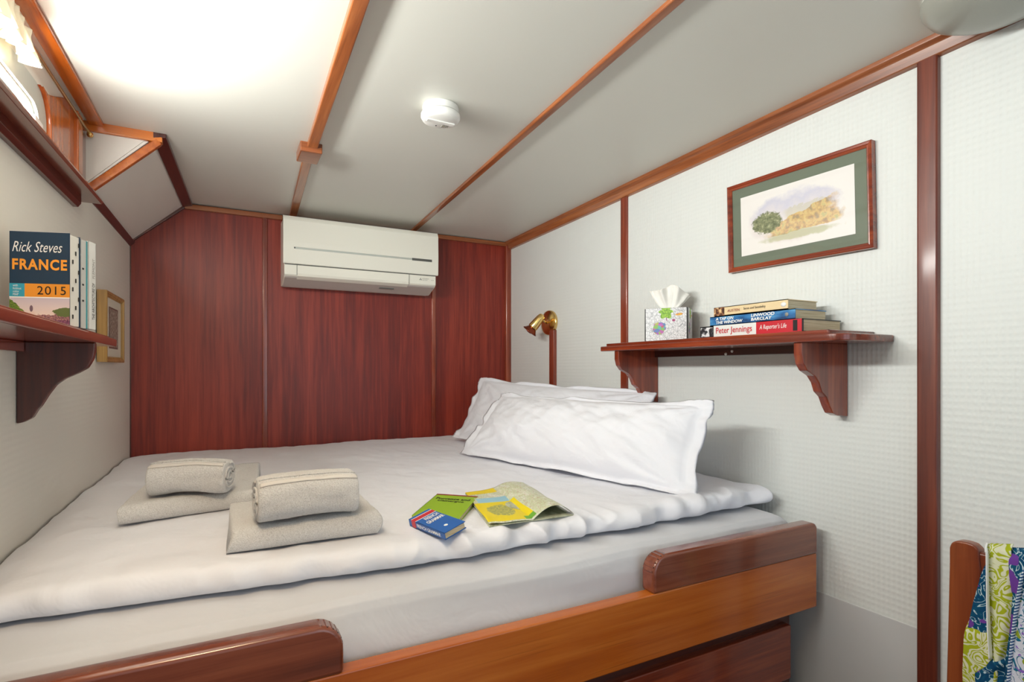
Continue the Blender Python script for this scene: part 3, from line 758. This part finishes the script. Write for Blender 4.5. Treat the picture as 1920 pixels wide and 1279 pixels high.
# stacked books
def stack_book(nm, label, x0, x1, y0, y1, z0, z1, cover, pages, twist=0):
    # spine faces the room (x0), length along y
    return book(nm, label, (x0, y0, z0), (x1 - x0, 0, 0), (0, y1 - y0, 0), (0, 0, z1 - z0), cover, pages, th=.0022)
G = 'stacked books on the right shelf'
M['black'] = plain('black_jacket', (30, 30, 32), .3)
M['cream'] = plain('cream_cover', (226, 202, 158), .45)
_t = NT('blue_thriller_cover', .35); _x = _t.noise(_t.coord('Object', (1, 1, 3)), 14, 3)
_t.base(_t.ramp(_x, [(.35, (18, 58, 104)), (.5, (42, 110, 170)), (.68, (90, 160, 206))])); M['blue2'] = _t.m
k1 = stack_book('hardback_book', 'thick hardback with white and red spine at the bottom of the shelf stack', 1.415, 1.588, .958, 1.325, 1.3535, 1.3895, 'black', 'pages')
def sp(k, nm, y0, y1, z0, z1, x, mat, dep=.0006, **kw): return box(nm, x - dep, x, y0, y1, z0, z1, mat, k, bevel=0, **kw)
sp(k1, 'white_panel', 1.108, 1.268, 1.3535, 1.3895, 1.415, 'whitec', label='white part of the spine')
sp(k1, 'red_panel', .962, 1.108, 1.3535, 1.3895, 1.415, 'redc', label='red part of the spine')
sp(k1, 'black_mark', .975, .988, 1.357, 1.387, 1.4144, 'black', label='black mark on the red spine')
_t = NT('portrait_photo', .4); _x = _t.noise(_t.coord('Object'), 60, 2); _t.base(_t.ramp(_x, [(.44, (40, 40, 44)), (.5, (120, 120, 124)), (.56, (226, 226, 228))])); M['bwphoto'] = _t.m
sp(k1, 'spine_photo', 1.272, 1.322, 1.356, 1.386, 1.415, 'bwphoto', label='black and white photo at the end of the spine')
def st(k, body, ya, yb, z0, z1, x, mat, **kw): return text(body, (x - .0008, ya, z0), (0, yb - ya, 0), (0, 0, z1 - z0), mat, k, nrm=(-1, 0, 0), **kw)
st(k1, 'Peter Jennings', 1.258, 1.122, 1.358, 1.383, 1.415, 'redc', bold=.01, label='red spine lettering')
st(k1, "A Reporter's Life", 1.096, 1.008, 1.363, 1.381, 1.415, 'inkw', shear=.2, label='white spine lettering')
k2 = stack_book('paperback_book', 'blue paperback in the middle of the shelf stack', 1.418, 1.560, .984, 1.286, 1.390, 1.4195, 'blue2', 'pages')
st(k2, 'A TAP ON\nTHE WINDOW', 1.262, 1.158, 1.3945, 1.4155, 1.418, 'inkw', bold=.03, shear=.12, label='white spine lettering')
st(k2, 'LINWOOD\nBARCLAY', 1.128, 1.048, 1.3955, 1.4165, 1.418, 'inkw', bold=.03, shear=.12, label='white spine lettering')
lathe('publisher_mark', [(.0001, .0006), (.006, .0006), (.006, 0)], (1.418, 1.010, 1.405), (-1, 0, 0), 'acgrey', k2, seg=7, caps=False)
k3 = stack_book('paperback_book', 'cream paperback on top of the shelf stack', 1.418, 1.552, 1.006, 1.270, 1.420, 1.4485, 'cream', 'pages')
_t = NT('spine_painting', .5); _x = _t.noise(_t.coord('Object'), 90, 3); _t.base(_t.ramp(_x, [(.4, (70, 40, 26)), (.52, (150, 96, 60)), (.62, (220, 190, 140))])); M['pnt'] = _t.m
sp(k3, 'spine_picture', 1.228, 1.269, 1.421, 1.4475, 1.418, 'pnt', label='small painted picture on the spine')
st(k3, 'AUSTEN', 1.215, 1.170, 1.430, 1.438, 1.418, 'maroon', label='dark red spine lettering')
st(k3, 'Sense and Sensibility', 1.155, 1.078, 1.430, 1.439, 1.418, 'ink', label='dark spine lettering')
lathe('price_sticker', [(.0001, .0006), (.0065, .0006), (.0065, 0)], (1.418, 1.020, 1.434), (-1, 0, 0), 'inkw', k3, seg=20, caps=False, sx=1.3, label='white oval sticker')

# ------------------------------------------------------------------ tissue box
fdir = Vector((.588, -.809, 0)); ddir = Vector((.809, .588, 0)); TB = Vector((1.398, 1.578, 1.3535)); tw, td, th_ = .155, .108, .120
tb = empty('tissue_box', TB + fdir * tw / 2 + ddir * td / 2, 'cube tissue box with line drawings and a green palm, on the right shelf', 'tissue box')
def doodle():
    t = NT('line_drawing_card', .5); c = t.n('ShaderNodeTexCoord'); uvs = c.outputs['UV']; u, v, _ = t.sep(uvs); m = t.math
    vec = t.coord('UV', (1, 1, 1)); n1 = t.noise(vec, 5, 3, .5, .5)
    vo = t.n('ShaderNodeTexVoronoi', feature='DISTANCE_TO_EDGE'); vo.inputs['Scale'].default_value = 9; t.ln(vec, vo.inputs['Vector'])
    vo2 = t.n('ShaderNodeTexVoronoi', feature='DISTANCE_TO_EDGE'); vo2.inputs['Scale'].default_value = 17; t.ln(t.coord('UV', (1, .45, 1), (3, 1, 0)), vo2.inputs['Vector'])
    l = m('MAXIMUM', m('LESS_THAN', vo.outputs[0], .028), m('MULTIPLY', m('LESS_THAN', vo2.outputs[0], .035), .8))
    wv = m('LESS_THAN', m('ABSOLUTE', m('SUBTRACT', m('FRACT', m('MULTIPLY', n1, 12.0)), .5)), .07)
    l = m('MAXIMUM', l, m('MULTIPLY', wv, .8))
    col = t.mix(m('MULTIPLY', l, .62), (234, 234, 236), (88, 92, 104))
    # palm crown + trunk, bird, flower, patch of coloured foliage
    ang = m('ARCTAN2', m('SUBTRACT', v, .93), m('SUBTRACT', u, .50)); lobes = m('MULTIPLY', m('SINE', m('MULTIPLY', ang, 7.0)), .35)
    palm = t.ell(u, v, .50, .86, .16, .19, lobes, .1)
    gcol = t.ramp(t.noise(vec, 22, 2), [(.4, (96, 150, 30)), (.6, (160, 204, 60))])
    trunk = t.box(m('SUBTRACT', u, m('MULTIPLY', m('SUBTRACT', .85, v), .12)), v, .485, .505, .60, .88)
    col = t.mix(trunk, col, (140, 84, 120)); col = t.mix(palm, col, gcol)
    bird = t.ell(m('SUBTRACT', u, m('MULTIPLY', m('SUBTRACT', v, .80), .5)), v, .82, .80, .11, .045, m('MULTIPLY', n1, .5), .15)
    col = t.mix(bird, col, t.ramp(t.noise(vec, 14, 2), [(.4, (216, 130, 30)), (.55, (236, 186, 40)), (.65, (150, 70, 120))]))
    col = t.mix(t.ell(u, v, .69, .62, .04, .04, None, .2), col, (160, 50, 110))
    pv = t.n('ShaderNodeTexVoronoi', feature='F1'); pv.inputs['Scale'].default_value = 11; t.ln(vec, pv.inputs['Vector'])
    hue = t.n('ShaderNodeHueSaturation'); hue.inputs['Color'].default_value = lin((214, 70, 60))
    sp_ = t.sep(pv.outputs['Color']); t.ln(sp_[0], hue.inputs['Hue']); hue.inputs['Saturation'].default_value = .8; hue.inputs['Value'].default_value = .7
    bush = t.ell(u, v, .34, .40, .16, .20, m('MULTIPLY', m('SUBTRACT', n1, .5), 1.6), .08)
    col = t.mix(bush, col, hue.outputs[0])
    t.base(col); return t.m
M['doodle'] = doodle()
obox('carton', TB, fdir * tw, ddir * td, Zv * th_, 'black', tb, bevel=.002)
q = -ddir * .0008
def face(nm, o, a, b, mat='doodle'):
    return mesh(nm, [o, o + a, o + a + b, o + b], [(0, 1, 2, 3)], mat, tb, uv=[(0, 0), (1, 0), (1, 1), (0, 1)])
face('printed_front', TB + fdir * .005 + q, fdir * (tw - .009), Zv * th_)
face('printed_top', TB + fdir * .004 + ddir * .003 + Zv * (th_ + .0008), fdir * (tw - .008), ddir * (td - .006))
face('printed_side', TB + fdir * (tw + .0008) + ddir * .006, ddir * (td - .010), Zv * th_)
tc = TB + fdir * tw * .52 + ddir * td * .45 + Zv * (th_ + .001)
def tis(i, j):
    s = (i - .5) * 2; wd = .022 + .052 * j ** .7
    fold = math.sin(s * 7 + 1.2 * j) * .012 * j + math.sin(s * 15 + 3) * .005 * j
    top = .082 * (1 - .22 * abs(s) ** 2.2) + .010 * math.sin(s * 4.4 + .6) + (.006 if s < -.4 else 0)
    p = tc + fdir * (s * wd - .004 * j) + ddir * (fold + .03 * (j * j) * (abs(s) ** 2) * .6) + Zv * (top * j)
    return p + ddir * .010 * noise.noise(Vector((s * 2.3, j * 3, 4))) * j
_t = NT('soft_tissue', .9, .1, color=(238, 236, 230)); _t.bump(_t.noise(_t.coord('Object'), 60, 4), .3, .004); M['tissue'] = _t.m
grid('tissue', tis, 60, 30, 'tissue', tb, solid=.0006)
grid('tissue', lambda i, j: Vector(tis(1 - i, j * .9)) + ddir * (.012 * math.sin(i * 9 + 1) * j + .012 * j) + fdir * .004, 60, 26, 'tissue', tb, solid=.0006)

# ------------------------------------------------------------------ framed pictures
def landscape():
    t = NT('watercolour_print', .4); c = t.n('ShaderNodeTexCoord'); u, v, _ = t.sep(c.outputs['UV']); m = t.math
    vec = t.coord('UV', (1.6, 1, 1)); n1 = t.noise(vec, 5, 4, .6); n2 = t.noise(vec, 16, 4, .65); n3 = t.noise(t.coord('UV', (2.2, 1, 1), rot=(0, 0, .5)), 9, 2)
    w1 = m('SUBTRACT', n1, .5); col = (238, 234, 230)
    inside = t.ell(u, v, .50, .50, .43, .43, m('MULTIPLY', w1, .8), .25)
    skyc = t.mix(inside, col, t.ramp(m('ADD', v, m('MULTIPLY', w1, .5)), [(.45, (232, 224, 222)), (.75, (208, 206, 220)), (.95, (236, 232, 230))]))
    col = skyc
    far = m('MULTIPLY', m('LESS_THAN', m('ADD', v, m('MULTIPLY', m('SUBTRACT', n2, .5), .25)), m('ADD', .60, m('MULTIPLY', u, .06))), t.ell(u, v, .62, .56, .22, .22, m('MULTIPLY', w1, 1.2), .5))
    col = t.mix(m('MULTIPLY', far, .55), col, (200, 194, 166))
    edge = m('ADD', .34, m('MULTIPLY', m('SUBTRACT', u, .2), .50))
    hill = m('MULTIPLY', m('MULTIPLY', m('LESS_THAN', m('ADD', v, m('MULTIPLY', w1, .16)), edge), m('GREATER_THAN', m('ADD', v, m('MULTIPLY', w1, .10)), m('ADD', .20, m('MULTIPLY', u, .06)))), t.ell(u, v, .56, .42, .36, .40, m('MULTIPLY', w1, 1.4), .35))
    hc = t.ramp(n3, [(.36, (150, 120, 60)), (.47, (206, 160, 66)), (.57, (224, 190, 96)), (.7, (190, 180, 96))])
    hc = t.mix(m('MULTIPLY', m('GREATER_THAN', n2, .58), .6), hc, (170, 104, 40))
    col = t.mix(m('MULTIPLY', hill, .72), col, hc)
    grd = m('MULTIPLY', t.ell(u, v, .55, .18, .36, .07, m('MULTIPLY', w1, 2.0), .5), .6); col = t.mix(grd, col, (176, 178, 120))
    bush = t.ell(u, v, .26, .47, .15, .18, m('MULTIPLY', m('SUBTRACT', n2, .5), 1.6), .2)
    col = t.mix(bush, col, t.ramp(n2, [(.36, (96, 104, 74)), (.55, (140, 144, 108)), (.7, (190, 188, 150))]))
    t.base(col); return t.m
M['land'] = landscape()
M['mat_green'] = plain('sage_green_mat', (108, 118, 100), .6)
M['glazing'] = M['glass']
def picture(name, label, TL, TR2, BR2, BL2, fw, dep, nrm, frame, matm, art, pw, inset=(.22, .2), **kw):
    """TL.. outer corners on the front plane, nrm points into the room"""
    TL, TR2, BR2, BL2 = map(Vector, (TL, TR2, BR2, BL2)); nrm = Vector(nrm).normalized()
    c = (TL + BR2) / 2
    root = empty(name, c - nrm * dep, label, 'picture', None)
    U = (TR2 - TL); V = (TL - BL2); Lu, Lv = U.length, V.length
    def q(a, b, d=0):   # a across 0..1 , b up 0..1 (bilinear)
        return (BL2 * (1 - a) * (1 - b) + BR2 * a * (1 - b) + TR2 * a * b + TL * (1 - a) * b) + nrm * d
    fu, fv = fw / Lu, fw / Lv
    prof = [(0, -dep), (0, -.002), (.18, 0), (.5, -.001), (.62, -.004), (.8, -.0035), (1.0, -.007), (1.0, -dep)]
    vs = []
    for k, d in prof:
        a, b = k * fu, k * fv
        vs += [q(a, b, d), q(1 - a, b, d), q(1 - a, 1 - b, d), q(a, 1 - b, d)]
    fs = [(i * 4 + j, i * 4 + (j + 1) % 4, (i + 1) * 4 + (j + 1) % 4, (i + 1) * 4 + j) for i in range(len(prof) - 1) for j in range(4)]
    mesh('frame', vs, fs, frame, root)
    mesh('backing', [q(0.01, .01, -dep), q(.99, .01, -dep), q(.99, .99, -dep), q(.01, .99, -dep)], [(0, 1, 2, 3)], 'acgrey', root)
    UV4 = [(0, 0), (1, 0), (1, 1), (0, 1)]
    mesh('mat_board', [q(fu, fv, -.010), q(1 - fu, fv, -.010), q(1 - fu, 1 - fv, -.010), q(fu, 1 - fv, -.010)], [(0, 1, 2, 3)], matm, root, uv=UV4)
    a, b = inset
    if pw: mesh('line_border', [q(a - .02, b - .02, -.0094), q(1 - a + .02, b - .02, -.0094), q(1 - a + .02, 1 - b + .02, -.0094), q(a - .02, 1 - b + .02, -.0094)], [(0, 1, 2, 3)], 'darkz', root, uv=UV4)
    mesh('print', [q(a, b, -.009), q(1 - a, b, -.009), q(1 - a, 1 - b, -.009), q(a, 1 - b, -.009)], [(0, 1, 2, 3)], art, root, uv=UV4)
    mesh('glazing', [q(fu, fv, -.0075), q(1 - fu, fv, -.0075), q(1 - fu, 1 - fv, -.0075), q(fu, 1 - fv, -.0075)], [(0, 1, 2, 3)], 'glass', root)
    return root
px_ = XR - .022
picture('framed_picture', 'watercolour of a golden vineyard in a red-brown frame with green mat on the right wall',
        P(1362, 352, X=px_), P(1633, 261, X=px_), P(1637, 464, X=px_), P(1365, 512, X=px_), .017, .020, (-1, 0, 0), 'redy', 'mat_green', 'land', False, (.105, .165))
_t = NT('old_engraving', .6); _x = _t.noise(_t.coord('UV', (1, 1, 1)), 14, 5, .7)
_t.base(_t.ramp(_x, [(.35, (96, 80, 72)), (.5, (150, 132, 120)), (.65, (200, 186, 168))])); M['engr'] = _t.m
M['mat_cream'] = plain('cream_mat', (214, 208, 192), .7)
yy0, yy1 = 2.40, 2.715
def lq(y, z): return Vector((XL(y) + .034, y, z))
zt0 = P(192, 537, X=XL(yy0) + .034).z; zb0 = P(190, 678, X=XL(yy0) + .034).z
picture('framed_picture', 'small engraving in a gilt frame on the left wall beyond the shelf',
        lq(yy0, zt0), lq(yy1, zt0), lq(yy1, zb0), lq(yy0, zb0), .020, .030, (1, .035, 0), 'gold', 'mat_cream', 'engr', True, (.27, .22))

# ------------------------------------------------------------------ air conditioner
ac = empty('air_conditioner', (.664, YB, 1.66), 'white wall-mounted split air conditioner on the mahogany wall just below the ceiling', 'air conditioner')
ax0, ax1, yf = .268, 1.060, 2.860
def acsec(name, pts, x0, x1, mat, bevel=.004, **k): return prism(name, [(x0, y, z) for y, z in pts], (x1 - x0, 0, 0), mat, ac, bevel=bevel, **k)
acsec('body', [(YB - .002, 2.000), (2.885, 1.994), (2.872, 1.98), (2.872, 1.712), (2.890, 1.700), (2.985, 1.668), (YB - .002, 1.672)], ax0 + .006, ax1 - .010, 'acwhite')
acsec('front_panel', [(2.884, 1.9985), (2.868, 1.992), (2.860, 1.975), (yf - .003, 1.87), (yf, 1.770), (yf + .003, 1.7635), (2.876, 1.7635), (2.876, 1.9985)], ax0, ax1, 'acwhite', .002)
acsec('underside', [(2.876, 1.7105), (2.890, 1.6985), (2.985, 1.6662), (3.0, 1.668), (2.98, 1.68), (2.89, 1.71)], ax0 + .010, ax1 - .016, 'acunder', 0, label='grey underside with air outlet')
acsec('air_flap', [(2.8655, 1.7585), (2.8655, 1.718), (2.872, 1.706), (2.900, 1.694), (2.903, 1.697), (2.874, 1.712), (2.871, 1.7585)], ax0 + .065, ax1 - .165, 'acwhite', .001)
box('flap_gap', ax0 + .063, ax0 + .0655, 2.868, 2.874, 1.712, 1.760, 'acdark', ac, bevel=0)
box('flap_gap', ax1 - .1655, ax1 - .163, 2.868, 2.874, 1.712, 1.760, 'acdark', ac, bevel=0)
box('panel_gap', ax0 + .008, ax1 - .012, 2.8695, 2.876, 1.7595, 1.764, 'acdark', ac, bevel=0)
box('chrome_strip', ax0 + .055, ax1 - .150, yf - .0035, yf + .003, 1.836, 1.8455, 'alu', ac, bevel=.001, label='silver strip across the panel')
box('display_window', ax1 - .150, ax1 - .038, yf - .0035, yf + .003, 1.834, 1.847, 'acdark', ac, bevel=.001, label='dark indicator window')
box('strip_end', ax0 + .049, ax0 + .056, yf - .0035, yf + .003, 1.837, 1.845, 'acdark', ac, bevel=.001)
def dia(cx_, cz, r, a):
    a = R(a); d1 = Vector((math.cos(a), 0, math.sin(a))); d2 = Vector((-math.sin(a), 0, math.cos(a)))
    c = Vector((cx_, 2.8712, cz)) + d1 * r
    return [c - d1 * r, c + d2 * r * .58, c + d1 * r, c - d2 * r * .58]
vs = []; fs = []
for k, a in enumerate((90, 210, 330)): vs += dia(ax1 - .098, 1.738, .0042, a); fs.append(tuple(range(k * 4, k * 4 + 4)))
mesh('emblem', vs, fs, 'acdark', ac, label='three grey diamonds')
text('MITSUBISHI', (ax1 - .088, 2.8716, 1.740), (.036, 0, 0), (0, 0, .0055), 'acgrey', ac, nrm=(0, -1, 0))
text('ELECTRIC', (ax1 - .088, 2.8716, 1.7325), (.030, 0, 0), (0, 0, .0045), 'acgrey', ac, nrm=(0, -1, 0))
for k in range(2): lathe('indicator_lamp', [(.0001, .0006), (.0018, .0006), (.0018, 0)], (ax1 - .034 + .008 * k, 2.872, 1.737), (0, -1, 0), 'acgrey', ac, seg=12, caps=False)
vs = []
slot = box('outlet_slot', .75, .83, 2.925, 2.937, 1.6815, 1.687, 'acdark', ac, bevel=.001)

# ------------------------------------------------------------------ smoke alarm, dome lamp
c0 = P(826, 207, Z=2.055)
sm = empty('smoke_alarm', (c0.x, c0.y, ZC(c0.y)), 'round white smoke alarm on the ceiling between the battens', 'smoke alarm')
zc0 = ZC(c0.y)
lathe('alarm_body', [(.0001, 0), (.054, 0), (.056, .006), (.0555, .022), (.060, .027), (.0605, .036), (.056, .044), (.046, .048), (.0001, .0485)], (c0.x, c0.y, zc0 + .001), (0, 0, -1), 'wplastic', sm, seg=64, caps=False)
lathe('vent_ring', [(.0562, .0225), (.0585, .0245), (.0562, .0265)], (c0.x, c0.y, zc0 + .001), (0, 0, -1), 'acgrey', sm, seg=64, caps=False)
box('centre_bar', c0.x - .045, c0.x + .045, c0.y - .009, c0.y + .009, zc0 - .0505, zc0 - .046, 'wplastic', sm, bevel=.002)
for k in range(4): box('sounder_slot', c0.x + .012 + .006 * k, c0.x + .0145 + .006 * k, c0.y + .014, c0.y + .034 - .003 * k, zc0 - .0492, zc0 - .0465, 'acgrey', sm, bevel=0)
lathe('led', [(.0001, .002), (.0025, .001), (.0025, 0)], (c0.x - .004, c0.y + .030, zc0 - .047), (0, 0, -1), 'ink', sm, seg=12, caps=False)
dc = P(1868, -8, Z=2.05)
dl = empty('ceiling_lamp', (dc.x, dc.y, ZC(dc.y)), 'round pale dome lamp on the ceiling near the right wall, switched off', 'lamp')
M['opal'] = plain('opal_glass_shaded', (158, 159, 150), .3)  # pale glass greyed: the shade on the dome is put into its colour
lathe('lamp_base', [(.0001, 0), (.125, 0), (.128, .008), (.122, .014), (.0001, .014)], (dc.x, dc.y, ZC(dc.y) + .001), (0, 0, -1), 'wplastic', dl, seg=64, caps=False)
lathe('lamp_shade', [(.128, .012), (.132, .020), (.130, .032), (.118, .050), (.095, .064), (.06, .074), (.03, .078), (.0001, .079)], (dc.x, dc.y, ZC(dc.y) + .001), (0, 0, -1), 'opal', dl, seg=64, caps=False)

# ------------------------------------------------------------------ reading lamp
rl = empty('reading_lamp', (XR, 2.565, 1.505), 'brass swivel reading lamp with oval wall plate on the right wall above the pillows', 'lamp')
lathe('wall_plate', [(.0001, .030), (.030, .028), (.058, .022), (.072, .014), (.0775, .012), (.0785, .006), (.0785, 0), (.0001, 0)], (XR, 2.568, 1.504), (-1, 0, 0), 'brass', rl, seg=64, sx=1.0, sy=.86, caps=False)
J = Vector((1.520, 2.524, 1.532)); tip = Vector((1.470, 2.566, 1.452)); axv = (tip - J)
tube('arm', [(XR - .025, 2.562, 1.500), (1.555, 2.545, 1.506), (1.528, 2.534, 1.515)], .006, 'brass', rl)
lathe('lamp_head', [(.0001, -.012), (.010, -.011), (.017, -.004), (.021, .012), (.025, .05), (.027, .072), (.026, .078), (.0001, .078)], J, axv, 'brass', rl, seg=36, caps=False)
lathe('lamp_collar', [(.020, .076), (.024, .080), (.034, .094), (.041, .100), (.042, .104), (.038, .105), (.030, .097), (.018, .082)], J, axv, 'copper', rl, seg=36, caps=False, label='copper coloured flared rim')
lathe('bulb', [(.030, .098), (.026, .104), (.014, .110), (.0001, .112)], J, axv, 'chrome', rl, seg=24, caps=False, label='silver reflector bulb')

# ------------------------------------------------------------------ chair with draped cloth
ch = empty('chair', (1.3, .42, 0), 'wooden chair against the right wall with patterned cloth over its back', 'chair')
def post(y0, y1):
    pts = []
    L = [(0.0, .012), (.30, .010), (.52, .006), (.70, .002), (.80, 0), (.838, 0), (.850, -.004), (.857, -.014)]
    Rr = [(.859, -.030), (.857, -.046), (.848, -.056), (.80, -.060), (.70, -.058), (.52, -.050), (.30, -.044), (0.0, -.040)]
    return prism('back_post', [(1.486, y1 + d, z) for z, d in L] + [(1.486, y1 + d, z) for z, d in Rr], (.030, 0, 0), 'chairwood', ch, bevel=.004)
post(.585, .647); post(.2, .24)
box('top_rail', 1.490, 1.512, .20, .60, .775, .842, 'chairwood', ch, bevel=.006)
box('back_slat', 1.492, 1.508, .20, .60, .56, .62, 'chairwood', ch, bevel=.004)
box('seat', 1.06, 1.51, .19, .65, .42, .45, 'chairwood', ch, bevel=.008)
for y in (.22, .58): box('leg', 1.09, 1.13, y, y + .04, 0, .42, 'chairwood', ch, bevel=.004)

def clothmat(kind):
    t = NT('printed_cotton_' + kind, .85, .15); v = t.coord('Object', (1, 1, 1)); m = t.math
    n1 = t.noise(v, 26, 2, .5, 1.4); n2 = t.noise(v, 60, 2, .5, .8)
    if kind == 'lime':
        f = m('ABSOLUTE', m('SUBTRACT', m('FRACT', m('MULTIPLY', t.noise(v, 20, 1, .4, 1.8), 7.0)), .5))
        col = t.ramp(f, [(.20, (172, 182, 36)), (.26, (224, 226, 196))])
    elif kind == 'blue':
        f = m('ABSOLUTE', m('SUBTRACT', m('FRACT', m('MULTIPLY', n1, 5.0)), .5))
        col = t.ramp(f, [(.04, (200, 220, 226)), (.08, (22, 92, 122)), (.4, (16, 70, 110))])
        col = t.mix(m('GREATER_THAN', t.noise(v, 17, 1), .56), col, (112, 66, 158))
    else:
        f = m('ABSOLUTE', m('SUBTRACT', m('FRACT', m('MULTIPLY', n1, 6.0)), .5))
        col = t.ramp(f, [(.07, (30, 110, 140)), (.11, (216, 220, 232))])
        col = t.mix(m('GREATER_THAN', n2, .62), col, (140, 106, 196)); col = t.mix(m('LESS_THAN', n2, .34), col, (150, 168, 50))
        col = t.mix(m('LESS_THAN', t.noise(v, 30, 1), .38), col, (24, 108, 120))
    t.base(col); return t.m
for k in ('lime', 'blue', 'floral'): M['c' + k] = clothmat(k)
def stitch():
    t = NT('stitched_edging', .8); x, y, z = t.sep(t.coord('Object')); m = t.math
    f = m('GREATER_THAN', m('FRACT', m('MULTIPLY', m('ADD', z, m('MULTIPLY', y, .4)), 160.0)), .5)
    t.base(t.mix(f, (30, 80, 130), (222, 228, 232))); return t.m
M['stitch'] = stitch()
sc = empty('patterned_cloth', (1.48, .56, .84), 'lime, blue and floral printed cotton cloth hanging over the chair back', 'cloth')
def cl(name, pts, x, mat, seed, amp=.006, label=None):
    """hanging panel: pts = pixel rows [(uL, uR, v)...] laid on the hanging plane x, folded in depth"""
    rows = [(P(a, v_, X=x), P(b, v_, X=x)) for a, b, v_ in pts]
    def f(i, j):
        q = j * (len(rows) - 1); k = min(int(q), len(rows) - 2); t = q - k
        a = rows[k][0].lerp(rows[k + 1][0], t); b = rows[k][1].lerp(rows[k + 1][1], t)
        p = a.lerp(b, i); top = max(0, 1 - j * 5)
        p.x += -amp * math.sin(i * 5 + seed + j * 2) - .006 * math.sin(i * PI) + .018 * top * top
        return p
    return grid(name, f, 30, 50, mat, sc, solid=.002, label=label)
cl('blue_fold', [(1846, 1862, 1056), (1838, 1862, 1090), (1826, 1862, 1130), (1816, 1862, 1175), (1812, 1864, 1185)], 1.474, 'cblue', 1, .003, 'blue and violet printed fold')
cl('lime_fold', [(1812, 1870, 1166), (1808, 1876, 1200), (1806, 1880, 1235), (1804, 1880, 1260), (1806, 1870, 1330)], 1.470, 'clime', 2, .004, 'lime printed fold')
cl('lime_front', [(1844, 1896, 1022), (1851, 1898, 1034), (1852, 1902, 1080), (1853, 1902, 1140), (1855, 1896, 1190), (1858, 1884, 1235), (1862, 1872, 1300)], 1.462, 'clime', 3, .006, 'lime printed front panel')
cl('white_hem', [(1842, 1846, 1020), (1849, 1853, 1034), (1850, 1854, 1080), (1851, 1855, 1140), (1853, 1857, 1190), (1856, 1860, 1235)], 1.458, 'inkw', 3, .003, 'white hem')
cl('blue_front', [(1886, 1970, 1030), (1882, 1970, 1050), (1884, 1970, 1080), (1898, 1970, 1115), (1893, 1970, 1180), (1886, 1970, 1230), (1878, 1970, 1330)], 1.452, 'cblue', 4, .004, 'blue and violet printed border')
cl('floral_front', [(1921, 1990, 1060), (1914, 1990, 1100), (1906, 1990, 1150), (1898, 1990, 1220), (1888, 1990, 1330)], 1.446, 'cfloral', 5, .004, 'white floral printed panel')
cl('stitched_edge', [(1918, 1923, 1060), (1911, 1916, 1100), (1903, 1908, 1150), (1895, 1900, 1220), (1885, 1890, 1330)], 1.443, 'stitch', 5, .003, 'blue and white stitched edging')
cl('lower_fold', [(1860, 1900, 1235), (1850, 1900, 1250), (1830, 1900, 1262), (1832, 1900, 1330)], 1.456, 'cblue', 6, .004, 'blue printed lower fold')
